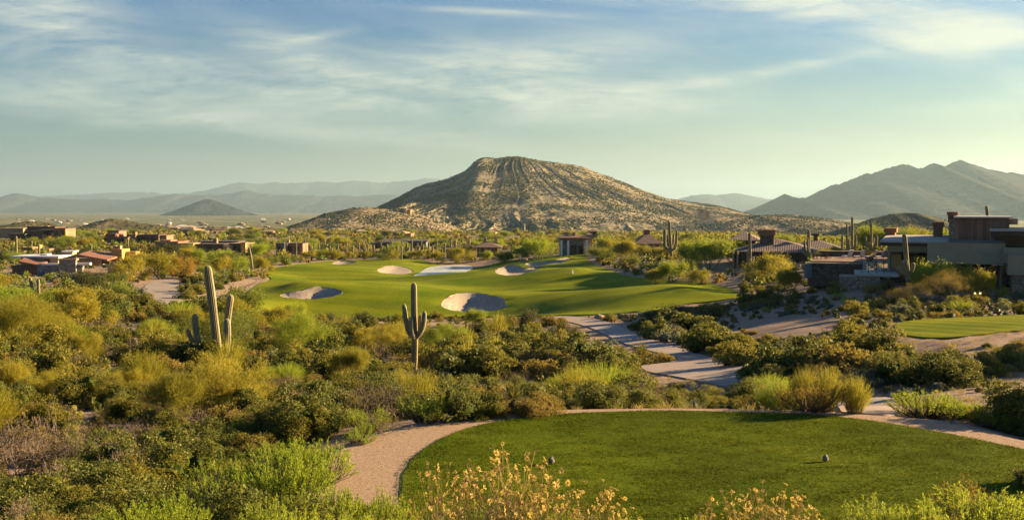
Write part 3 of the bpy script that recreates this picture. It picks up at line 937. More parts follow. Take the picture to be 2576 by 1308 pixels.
def leafy_bush(seed, rx=.8, rz=.75, n=5200, L=.06, W=.032, nclump=46, lump=.3, upb=.5, clr=.17, twig=True, shell=(.55, 1.0), core=1.05):
    rs = np.random.RandomState(seed)
    fo, st = MB(), MB()
    c, d = dome_points(rs, nclump, rx, rz, .42, shell, -.35, lump, seed)
    sz = rs.uniform(.6, 1.5, len(c)); pr = sz / sz.sum()
    ci = rs.choice(len(c), n, p=pr)
    dirn = unit(rs.normal(size=(n, 3)) + d[ci] * .55 + np.array([0, 0, .35]))
    rad = clr * 1.35 * sz[ci][:, None] * rs.uniform(.45, 1.12, (n, 1)) ** .5
    off = dirn * rad * np.array([1, 1, .85])
    p = c[ci] + off + rs.normal(size=(n, 3)) * clr * .12
    p[:, 2] = np.abs(p[:, 2]) + .01
    tang = unit(np.cross(dirn, rs.normal(size=(n, 3))))
    ax = tang * .8 + dirn * rs.uniform(.1, .9, (n, 1)) + np.array([0, 0, upb * .5])
    up_ = dirn + rs.normal(size=(n, 3)) * .45
    leaves(fo, p, ax, L * rs.uniform(.6, 1.3, n), W * rs.uniform(.7, 1.3, n), rs, 0, up_)
    if core:
        for q, zz in zip(c, sz):
            inner = q * .76
            inner[2] = max(inner[2], clr * .5)
            core_blob(fo, inner, clr * core * zz, rs)
    if twig:
        b = rs.normal(size=(len(c), 3)) * np.array([.10, .10, 0]) * rx
        mid = b * .5 + c * .5 + rs.normal(size=c.shape) * .05
        sticks(st, b, mid, .014, .009, 0, 4); sticks(st, mid, c, .009, .004, 0, 3)
        e = c[ci[:260]] + off[:260] * 1.0
        sticks(st, c[ci[:260]], e, .004, .002, 0, 3)
    return fo, st


def plume_bush(seed, r=.55, h=.75, ns=210, nn=42, L=.045, W=.008, rough=.1):
    """upright feathery sprigs"""
    rs = np.random.RandomState(seed)
    fo, st = MB(), MB()
    a = rs.uniform(0, 2 * math.pi, ns); q = np.sqrt(rs.uniform(0, 1, ns)) * r
    x, y = np.cos(a) * q, np.sin(a) * q
    k = 1 + .35 * fbm(x * 2.2 + seed, y * 2.2, seed, 3) * 2
    top = np.stack([x * 1.25, y * 1.25, h * k * (1 - .45 * (q / r) ** 2) * rs.uniform(.82, 1.1, ns)], 1)
    base = np.stack([x * .35, y * .35, np.zeros(ns)], 1)
    bend = np.stack([x * .95, y * .95, top[:, 2] * .5], 1) + rs.normal(size=(ns, 3)) * .03
    sticks(st, base, bend, .007, .004, 0, 3); sticks(st, bend, top, .004, .002, 0, 3)
    t = rs.uniform(.05, 1.02, (ns, nn)) ** .8
    p = bend[:, None] + (top - bend)[:, None] * t[..., None]
    sd_ = unit(top - bend)
    ax = sd_[:, None] * 1.0 + rs.normal(size=(ns, nn, 3)) * .55
    leaves(fo, p.reshape(-1, 3), ax.reshape(-1, 3), L * rs.uniform(.6, 1.3, ns * nn), W, rs)
    return fo, st


def bare_bush(seed, h=1.0, n=9, depth=4, r=.012, leafn=0, spread=.7):
    rs = np.random.RandomState(seed)
    segs, tips = [], []
    for _ in range(n):
        d = unit(np.array([rs.normal() * .7, rs.normal() * .7, 1.0]))
        branch(rs, rs.normal(size=3) * np.array([.06, .06, 0]), d, h * .36, r, depth, segs, tips, spread, .1, (2, 4), 2, .72)
    st = MB(); put_sticks(st, segs, 0, 3, .0028)
    fo = MB()
    if leafn:
        T = np.array([t[0] for t in tips]); D = np.array([t[1] for t in tips])
        i = rs.randint(0, len(T), leafn)
        leaves(fo, T[i] + rs.normal(size=(leafn, 3)) * .05, D[i] + rs.normal(size=(leafn, 3)) * .8, .035, .014, rs)
    return fo, st


def tree(seed, h=4.5, trunks=4, depth=4, twigs=7500, L=.42, W=.014, leafn=3500, lL=.07, lW=.035, spread=.62, up=.12, r=.09, cr=.32, upward=.45):
    """a desert tree of several leaning trunks under a hazy crown of thin twigs and tiny leaves"""
    rs = np.random.RandomState(seed)
    segs, tips = [], []
    for k in range(trunks):
        a = 2 * math.pi * k / trunks + rs.uniform(-.5, .5)
        d = unit(np.array([math.cos(a) * .62, math.sin(a) * .62, 1.0]))
        branch(rs, (math.cos(a) * .12, math.sin(a) * .12, -.1), d, h * .30, r * rs.uniform(.7, 1.1), depth, segs, tips, spread, up, (2, 4), 3, .74)
    tr, fo = MB(), MB()
    put_sticks(tr, segs, 0, 5, .006)
    T = np.array([t[0] for t in tips]); D = np.array([t[1] for t in tips])
    s = h / max(T[:, 2].max(), .1)
    if twigs:
        i = rs.randint(0, len(T), twigs)
        p = T[i] + rs.normal(size=(twigs, 3)) * cr * .6
        p[:, 2] = np.maximum(p[:, 2], .15)
        leaves(fo, p, D[i] * .7 + rs.normal(size=(twigs, 3)) * .55 + np.array([0, 0, upward]), L * rs.uniform(.5, 1.3, twigs), W, rs)
    if leafn:
        i = rs.randint(0, len(T), leafn)
        p = T[i] + rs.normal(size=(leafn, 3)) * cr
        p[:, 2] = np.maximum(p[:, 2], .15)
        leaves(fo, p, rs.normal(size=(leafn, 3)) + np.array([0, 0, .3]), lL * rs.uniform(.6, 1.3, leafn), lW, rs)
    for m_ in (tr, fo):
        m_.v = [v * s for v in m_.v]
    return fo, tr


def broom(seed, h=1.6, n=900, r=.75, W=.009, fan=.5, tip=10):
    """a fountain of thin upright wands (desert broom)"""
    rs = np.random.RandomState(seed)
    fo, st = MB(), MB()
    a = rs.uniform(0, 2 * math.pi, n); q = np.sqrt(rs.uniform(0, 1, n)) * r
    b = np.stack([np.cos(a) * q * .3, np.sin(a) * q * .3, np.zeros(n)], 1)
    hh = h * rs.uniform(.55, 1.05, n) * (1 - .35 * (q / r) ** 2)
    m = np.stack([np.cos(a) * q * (.3 + fan * .5), np.sin(a) * q * (.3 + fan * .5), hh * .55], 1)
    e = np.stack([np.cos(a) * q * (.3 + fan * 1.3), np.sin(a) * q * (.3 + fan * 1.3), hh], 1) + rs.normal(size=(n, 3)) * .05
    sticks(st, b[::5], m[::5], .006, .004, 0, 3)
    leaves(fo, m, e - m, np.linalg.norm(e - m, axis=1) * 1.05, W, rs)
    leaves(fo, b * .6 + m * .4, m - b, np.linalg.norm(m - b, axis=1) * .7, W, rs)
    t = rs.uniform(.15, 1, (n, tip))
    p = (m[:, None] + (e - m)[:, None] * t[..., None]).reshape(-1, 3)
    leaves(fo, p, np.repeat(unit(e - m), tip, 0) + rs.normal(size=(n * tip, 3)) * .35, .07 * rs.uniform(.5, 1.4, n * tip), .008, rs)
    return fo, st


def flowering(seed, h=.95, r=.42, ns=40, hd=.025):
    """brittlebush: grey-green mound, long stalks, dried yellow flower heads"""
    rs = np.random.RandomState(seed)
    fo, st, bl = MB(), MB(), MB()
    n = 1900
    c, d = dome_points(rs, 34, r * .85, h * .34, .5, (.4, 1), -.3, .3, seed)
    ci = rs.randint(0, len(c), n)
    leaves(fo, np.maximum(c[ci] + rs.normal(size=(n, 3)) * .07, [-9, -9, .01]), d[ci] + rs.normal(size=(n, 3)) * .7 + [0, 0, .4], .035 * rs.uniform(.6, 1.3, n), .014, rs)
    a = rs.uniform(0, 2 * math.pi, ns); q = np.sqrt(rs.uniform(0, 1, ns)) * r
    b = np.stack([np.cos(a) * q * .3, np.sin(a) * q * .3, np.zeros(ns) + .1], 1)
    e = np.stack([np.cos(a) * q * 1.15, np.sin(a) * q * 1.15, h * rs.uniform(.72, 1.04, ns) * (1 - .3 * (q / r) ** 2)], 1)
    m = b * .45 + e * .55 + rs.normal(size=(ns, 3)) * .03
    sticks(st, b, m, .0035, .003, 0, 3); sticks(st, m, e, .003, .002, 0, 3)
    heads, hdir = [e], [unit(e - m)]
    for _ in range(3):
        k = rs.choice(ns, int(ns * .6))
        p = m[k] + (e - m)[k] * rs.uniform(.45, .9, len(k))[:, None]
        ee = p + unit((e - m)[k] + rs.normal(size=(len(k), 3)) * .5) * rs.uniform(.06, .16, len(k))[:, None]
        sticks(st, p, ee, .002, .0015, 0, 3)
        heads.append(ee); hdir.append(unit(ee - p))
    P = np.concatenate(heads); D = unit(np.concatenate(hdir) + rs.normal(size=P.shape) * .55)
    k = len(P); npet = 9
    sx = unit(np.cross(D, rs.normal(size=D.shape))); sy = np.cross(D, sx)
    size = hd * rs.uniform(.6, 1.15, k)
    for j in range(npet):
        aa = 2 * math.pi * j / npet
        ax = sx * math.cos(aa) + sy * math.sin(aa)
        droop = D * rs.uniform(-.35, .35, (k, 1))
        leaves(bl, P + ax * .005, ax + droop, size, size * .55, rs, 0, np.broadcast_to(D, ax.shape))
    for j in range(6):
        aa = 2 * math.pi * j / 6
        ax = sx * math.cos(aa) + sy * math.sin(aa)
        leaves(bl, P + D * .003, ax * .7 + D * .6, .010, .009, rs, 1)
    return fo, st, bl


def yucca_mesh(seed, h=1.1, n=130, L=.55, trunk=.45):
    rs = np.random.RandomState(seed)
    fo, st = MB(), MB()
    a = rs.uniform(0, 2 * math.pi, n); el = rs.uniform(-.5, 1.5, n)
    d = np.stack([np.cos(a) * np.cos(el), np.sin(a) * np.cos(el), np.sin(el)], 1)
    c = np.array([0, 0, trunk]) + rs.normal(size=(n, 3)) * .03
    w = .04
    s = unit(np.cross(d, np.array([0, 0, 1.0]) + rs.normal(size=(n, 3)) * .2))
    ll = L * rs.uniform(.75, 1.15, n)[:, None]
    v = np.stack([c - s * w * .4, c + s * w * .4, c + d * ll * .5 + s * w * .5, c + d * ll, c + d * ll * .5 - s * w * .5], 1).reshape(-1, 3)
    fo.add(v, np.arange(5 * n).reshape(-1, 5))
    st.ring_tube([(0, 0, -.1), (.01, 0, trunk * .5), (0, 0, trunk)], [.10, .09, .08], 8)
    return fo, st


def cholla_mesh(seed, h=1.2):
    rs = np.random.RandomState(seed)
    segs, tips = [], []
    branch(rs, (0, 0, -.05), (0, 0, 1), h * .42, .045, 0, segs, tips, .8, .1, (3, 5), 3)
    for k in range(6):
        a = k * 1.05 + rs.uniform(-.3, .3)
        branch(rs, (0, 0, h * rs.uniform(.3, .42)), (math.cos(a), math.sin(a), .8), h * .2, .04, 2, segs, tips, .7, .15, (2, 4), 1, .8)
    st, fo = MB(), MB()
    put_sticks(st, segs, 0, 6, .028)
    for p0, p1, r0, r1 in segs[3:]:
        n = 70
        t = rs.uniform(0, 1.05, n)[:, None]
        dd = unit(rs.normal(size=(n, 3)))
        leaves(fo, p0 + (p1 - p0) * t + dd * .022, dd, .035, .006, rs)
    return fo, st


def saguaro_part(pts, rad, ribs=13):
    """a pleated column with a rounded top"""
    pts = np.array(pts, float)
    t = np.concatenate([[0], np.cumsum(np.linalg.norm(np.diff(pts, axis=0), axis=1))])
    n = max(10, int(t[-1] / .22))
    tt = np.linspace(0, t[-1], n)
    tt = np.concatenate([tt[:-1], t[-1] - rad * np.array([.55, .35, .18, .06])]) if t[-1] > rad * 2 else tt
    tt = np.unique(np.clip(tt, 0, t[-1]))
    P = np.stack([np.interp(tt, t, pts[:, i]) for i in range(3)], 1)
    # round the bends
    for _ in range(3):
        P[1:-1] = P[1:-1] * .5 + (P[:-2] + P[2:]) * .25
    left = (t[-1] - tt) / rad
    r = rad * np.sqrt(np.clip(1 - np.clip(1 - left / 1.1, 0, 1) ** 2, .02, 1))
    r = r * np.where(tt < t[-1] * .12, .9, 1.0) * (1 + .03 * np.sin(tt * 2.1))
    mb = MB()
    mb.ring_tube(P, r, mat=0, ribs=ribs, depth=.26)
    return mb


def arm_path(x, z, ex, ez, y=0.0, depth=0.0):
    """from the trunk at height Z out to EX, then up to EZ"""
    s = np.sign(ex - x) or 1
    w = abs(ex - x)
    return [(x, y, z), (x + s * w * .45, y + depth * .5, z + .02), (x + s * w * .85, y + depth * .9, z + min(.25, .25 * (ez - z))), (ex, y + depth, z + min(.55, .5 * (ez - z))), (ex, y + depth, ez)]
HOUSES = []
# ------------------------------------------------------------------ plant kinds: near models with parts, lighter ones for the middle distance
def combine(fo, st):
    mb = MB()
    for (v, f, n0), m in zip(_iter(fo), fo.m):
        mb.add(v, f - n0, int(m[0]))
    for v, f, n0 in _iter(st):
        mb.add(v, f - n0, 1)
    return mb

def _iter(m):
    n = 0
    for v, f in zip(m.v, m.f):
        yield v, f, n
        n += len(v)

def zmax(*ms):
    return max(float(np.concatenate(m.v)[:, 2].max()) for m in ms if m.v)

LB = leafy_bush
KINDS = {
    # name: (mats, near builder, mid builder, variants, category, phrase)
    'jojoba_bush': (('jojoba', 'wood'), lambda s: LB(s, .85, .72, 7500, .06, .036, 26, .36, .6, .19), lambda s: LB(s, .85, .72, 2600, .105, .07, 22, .40, .6, .20, True), 5, 'bush', 'dark leathery green jojoba bush'),
    'creosote_bush': (('creosote', 'wood'), lambda s: LB(s, .8, .72, 8000, .046, .024, 34, .45, .9, .16, True, (.4, 1.05)), lambda s: LB(s, .8, .72, 2800, .09, .05, 28, .48, .9, .17, True, (.45, 1.05), .95), 5, 'bush', 'olive green creosote bush with yellowish tips'),
    'bursage_shrub': (('bursage', 'wood'), lambda s: LB(s, .7, .42, 6000, .04, .022, 28, .35, .7, .15), lambda s: LB(s, .7, .42, 1900, .085, .05, 22, .38, .7, .15, False), 5, 'shrub', 'low straw olive bursage shrub'),
    'sage_shrub': (('sage', 'wood'), lambda s: LB(s, .65, .48, 4500, .04, .018, 40, .3, .7, .13), lambda s: LB(s, .65, .48, 900, .10, .05, 30, .3, .7, .14, False), 2, 'shrub', 'grey green sage shrub'),
    'turpentine_bush': (('plume', 'wood'), lambda s: plume_bush(s, .55, .72), lambda s: plume_bush(s, .55, .72, 90, 14, .09, .02), 3, 'bush', 'bright green feathery turpentine bush'),
    'dry_shrub': (('rust', 'wood'), lambda s: plume_bush(s, .42, .6, 150, 34, .04, .008), lambda s: plume_bush(s, .45, .6, 70, 14, .09, .02), 2, 'shrub', 'rusty brown feathery dry shrub'),
    'bare_shrub': (('bursage', 'grey'), lambda s: bare_bush(s, 1.15, 12, 4, .011, 500), lambda s: bare_bush(s, 1.15, 10, 3, .018, 260), 4, 'shrub', 'leafless grey brown twiggy shrub'),
    'desert_broom': (('verde', 'greenwood'), lambda s: broom(s), lambda s: broom(s, 1.6, 260, .75, .02, .5, 6), 2, 'shrub', 'yellow green shrub of thin upright wands'),
    'green_broom': (('lime', 'greenwood'), lambda s: broom(s, 1.3, 1100, .9, .010, .7, 12), lambda s: broom(s, 1.3, 300, .9, .02, .7, 6), 2, 'shrub', 'fresh green fountain-shaped broom shrub'),
    'palo_verde_tree': (('verde', 'greenwood'), lambda s: tree(s, 4.5, 5, 4, 22000, .34, .016, 12000, .06, .03), lambda s: tree(s, 4.5, 5, 3, 5000, .42, .045, 4500, .14, .08, cr=.40), 3, 'tree', 'hazy yellow green palo verde tree'),
    'mesquite_tree': (('mesq', 'wood'), lambda s: tree(s, 4.2, 4, 4, 5000, .25, .012, 15000, .07, .032), lambda s: tree(s, 4.2, 4, 3, 1200, .4, .035, 6500, .16, .085, cr=.40), 3, 'tree', 'olive green mesquite tree'),
    'lime_tree': (('lime', 'greenwood'), lambda s: tree(s, 4.5, 5, 4, 12000, .3, .014, 18000, .065, .034), lambda s: tree(s, 4.5, 5, 3, 3500, .42, .04, 6000, .15, .085, cr=.40), 3, 'tree', 'fresh lime green desert tree'),
    'dark_tree': (('dark', 'wood'), lambda s: tree(s, 4.0, 4, 4, 0, .3, .012, 16000, .08, .045), lambda s: tree(s, 4.0, 4, 3, 0, .4, .03, 5200, .17, .1, cr=.40), 2, 'tree', 'dense dark green tree'),
    'orange_tree': (('orange', 'wood'), lambda s: tree(s, 4.0, 4, 4, 4000, .3, .012, 9000, .08, .04), lambda s: tree(s, 4.0, 4, 3, 1500, .4, .03, 3000, .15, .08, cr=.42), 1, 'tree', 'orange tinged desert tree'),
    'ironwood_tree': (('bursage', 'grey'), lambda s: tree(s, 4.0, 4, 5, 9000, .3, .010, 900, .05, .02), lambda s: tree(s, 4.0, 4, 4, 2600, .4, .022, 300, .1, .05), 1, 'tree', 'leafless grey tree with a haze of twigs'),
}
KNAME = {'lime_tree': 'palo_verde_tree', 'green_broom': 'desert_broom', 'orange_tree': 'mesquite_tree', 'dark_tree': 'evergreen_tree'}
_PRO = {}
def proto(kind, var, near):
    k = (kind, var, near)
    if k not in _PRO:
        spec = KINDS[kind]
        fo, st = spec[1 if near else 2](101 + 37 * var + len(kind))
        hh = zmax(fo, st)
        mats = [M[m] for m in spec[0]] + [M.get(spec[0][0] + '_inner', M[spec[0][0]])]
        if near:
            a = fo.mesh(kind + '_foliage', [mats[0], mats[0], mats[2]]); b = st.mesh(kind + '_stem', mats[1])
            _PRO[k] = (a, b, hh)
        else:
            _PRO[k] = (combine(fo, st).mesh(kind, mats), None, hh)
    return _PRO[k]

TAKEN = []
PR = random.Random(11)
def plant(kind, x, y, scale=None, height=None, label=None, group=None, wf=1.0, near=None, var=None, z=None):
    spec = KINDS[kind]
    d = math.hypot(x, y)
    istree = spec[4] == 'tree'
    if near is None:
        near = d < (95 if istree else 48)
    var = PR.randrange(spec[3]) if var is None else var % spec[3]
    a, b, hh = proto(kind, var, near)
    if scale is None:
        scale = height / hh
    name = KNAME.get(kind, kind)
    rz = PR.uniform(0, 6.28)
    z = Hs(x, y) - .03 if z is None else z
    k_ = PR.uniform(.84, 1.19)
    sc = (scale * wf * k_, scale * wf / k_, scale)
    if near or istree:
        if near:
            r = thing(name, label, spec[4], (x, y, z), rz, group)
            r.scale = sc
            link('crown' if istree else 'foliage', a, r)
            link('trunk' if istree else 'stem', b, r)
        else:
            r = link(name, a, None, (x, y, z)); r.rotation_euler = (0, 0, rz); r.scale = sc
            tag(r, label, spec[4], group)
    else:
        r = link(name, a, None, (x, y, z)); r.rotation_euler = (0, 0, rz); r.scale = sc
        tag(r, label, spec[4], group)
    TAKEN.append((x, y, scale * wf * (1.5 if istree else .75)))
    return r


def pp(kind, px, py, hpx, label=None, wf=1.0, group=None, near=None, var=None):
    """a plant seen with its foot at a photo pixel and so many photo pixels tall"""
    x, y, z = at(px, py, H)
    return plant(kind, x, y, None, hpx * y / F, label, group, wf, near, var)

# ---- saguaros
def saguaro(px, py, trunk, arms, rad, label, group=None, d=None):
    """TRUNK, ARMS: polylines in photo pixels; the foot stands on the ground at (PX, PY)"""
    x, y, z = at(px, py, H)
    if d:
        y = d; x = uof(px, py) * d; z = Hs(x, y)
        py = 524 + F * -z / d
    r = thing('saguaro_cactus', label, 'cactus', (x, y, z - .05), 0, group)
    s = y / F
    def loc(p, dy=0.0):
        return np.array([(p[0] - px) * s, dy, (py - p[1]) * s + .05])
    pts = [loc(p) for p in trunk]
    saguaro_part(pts, rad, 14).obj('trunk', M['cactus'], r)
    for k, (poly, rr, dy) in enumerate(arms):
        q = [loc(p, dy * min(1, i / 1.0)) for i, p in enumerate(poly)]
        saguaro_part(q, rr, 12).obj('arm', M['cactus'], r)
    TAKEN.append((x, y, .5))
    return r

saguaro(548, 915, [(549, 915), (545, 850), (536, 760), (525, 668)],
        [([(545, 872), (557, 878), (563, 862), (569, 800), (578, 743)], .20, .45), ([(548, 892), (566, 897), (576, 884), (578, 845), (577, 801)], .20, -.30),
         ([(547, 896), (525, 902), (508, 880), (500, 840), (496, 788)], .185, -.35), ([(516, 892), (497, 868), (485, 850), (477, 826)], .125, -.38)], .235, 'tall saguaro with four arms rising out of the yellow palo verde', d=55)
saguaro(1042, 930, [(1042, 932), (1044, 850), (1042, 780), (1042, 709)],
        [([(1043, 850), (1030, 838), (1022, 815), (1016, 763)], .15, .12), ([(1042, 842), (1030, 838), (1026, 826), (1024, 806)], .13, -.28), ([(1044, 850), (1039, 842), (1036, 830), (1037, 795)], .15, -.38),
         ([(1044, 846), (1053, 835), (1055, 820), (1058, 790)], .14, .30), ([(1045, 850), (1058, 838), (1067, 815), (1069, 781)], .155, -.10)], .19, 'saguaro with a crown of short arms halfway up, standing alone')
saguaro(1690, 655, [(1690, 655), (1686, 610), (1682, 556)], [([(1687, 632), (1672, 622), (1672, 575)], .30, .3), ([(1687, 625), (1679, 618), (1677, 590)], .2, -.4), ([(1688, 632), (1700, 622), (1701, 578)], .24, -.2), ([(1687, 622), (1694, 615), (1695, 588)], .2, .4)], .27, 'candelabra saguaro with arms on all sides above the hilltop scrub')
saguaro(1888, 698, [(1888, 698), (1886, 640), (1884, 585)], [([(1886, 665), (1892, 660), (1893, 645)], .18, -.3)], .22, 'slim saguaro with one stub arm before the tile-roofed house')
saguaro(1881, 690, [(1881, 692), (1881, 628)], [], .2, 'armless saguaro close beside the slim one by the tile-roofed house')
saguaro(2036, 660, [(2037, 662), (2034, 620), (2033, 577)], [([(2035, 640), (2026, 632), (2024, 605)], .18, .3), ([(2035, 645), (2022, 640), (2018, 622)], .18, -.3), ([(2035, 636), (2030, 628), (2029, 600)], .16, -.4)], .22, 'saguaro with low arms on its left side at the patio corner')
saguaro(2144, 650, [(2144, 655), (2143, 600), (2142, 545)], [([(2143, 630), (2149, 622), (2150, 592)], .18, -.4), ([(2143, 640), (2137, 632), (2136, 600)], .15, .3)], .19, 'tallest saguaro of the cluster behind the sun loungers')
saguaro(2131, 650, [(2131, 655), (2130, 610), (2129, 563)], [], .16, 'armless saguaro in the cluster behind the sun loungers')
saguaro(2118, 650, [(2118, 655), (2118, 590)], [], .18, 'thin short saguaro at the end of the cluster behind the sun loungers')
saguaro(2192, 645, [(2192, 655), (2191, 600), (2190, 558)], [([(2191, 625), (2180, 618), (2178, 596)], .2, .3), ([(2191, 628), (2202, 620), (2203, 592)], .2, -.3), ([(2191, 618), (2198, 610), (2199, 598)], .18, .4), ([(2191, 630), (2184, 625), (2183, 610)], .14, -.4)], .18, 'saguaro with raised arms between the roofline and the cluster')
saguaro(2284, 700, [(2284, 705), (2278, 640), (2272, 588)], [([(2281, 690), (2262, 684), (2256, 668)], .17, -.3), ([(2281, 685), (2268, 676), (2265, 655)], .17, -.4), ([(2281, 690), (2292, 680), (2294, 660)], .15, -.3), ([(2280, 680), (2274, 670), (2273, 652)], .15, -.5)], .21, 'thick saguaro with stubby basal arms in front of the modern house', d=88)
saguaro(86, 770, [(92, 770), (88, 735), (80, 722), (78, 697)], [], .17, 'bent twin saguaro stem in the bright trees below the stone wall')
saguaro(98, 770, [(98, 770), (98, 701)], [], .17, 'straight twin saguaro stem in the bright trees below the stone wall')
saguaro(634, 690, [(637, 692), (632, 650), (627, 622)], [], .24, 'leaning bare saguaro at the corner of the fairway')
saguaro(42, 648, [(42, 650), (42, 594)], [], .26, 'tall plain saguaro left of the red-roofed stone house')
saguaro(2482, 600, [(2486, 600), (2483, 545), (2479, 517)], [], .18, 'dark saguaro rising behind the wooden upper storey', d=118)
_S = [(98, 640, 614), (80, 634, 606), (195, 622, 600), (230, 640, 615), (322, 640, 598), (418, 640, 612), (553, 630, 606), (630, 640, 612), (715, 648, 610), (768, 634, 603), (784, 655, 620), (790, 640, 606), (803, 645, 612), (818, 640, 604), (850, 636, 612), (872, 640, 606), (903, 642, 610), (925, 640, 612), (940, 645, 616),
      (958, 642, 610), (975, 646, 614), (985, 640, 604), (1000, 648, 616), (1012, 642, 606), (1024, 650, 610), (1036, 650, 604), (1050, 648, 612), (1060, 646, 604), (1078, 648, 608), (1098, 650, 604), (1120, 652, 610), (1135, 645, 606), (888, 650, 618), (915, 652, 620), (1010, 654, 618), (1088, 654, 618), (830, 650, 618), (745, 642, 612)]
for k, (a, b, c) in enumerate(_S):
    far = a > 700
    sp_ = PR.choice([0, 0, 1, 2])
    arms = []
    if sp_ and (b - c) > 30:
        m = b - (b - c) * PR.uniform(.35, .5)
        arms.append(([(a, m), (a + 4, m - 3), (a + 4.5, m - PR.uniform(8, 14))], .22, .2))
    if sp_ > 1 and (b - c) > 30:
        m = b - (b - c) * PR.uniform(.4, .55)
        arms.append(([(a, m), (a - 4, m - 3), (a - 4.5, m - PR.uniform(7, 12))], .22, -.2))
    saguaro(a, b, [(a, b + 1), (a + PR.uniform(-.6, .6), (b + c) / 2), (a + PR.uniform(-1, 1), c)], arms, PR.uniform(.19, .27),
            'thin distant saguaro in the grove beyond the fairway' if far else 'distant saguaro among the houses beyond the road', 'saguaros of the far grove' if far else 'saguaros among the far houses')

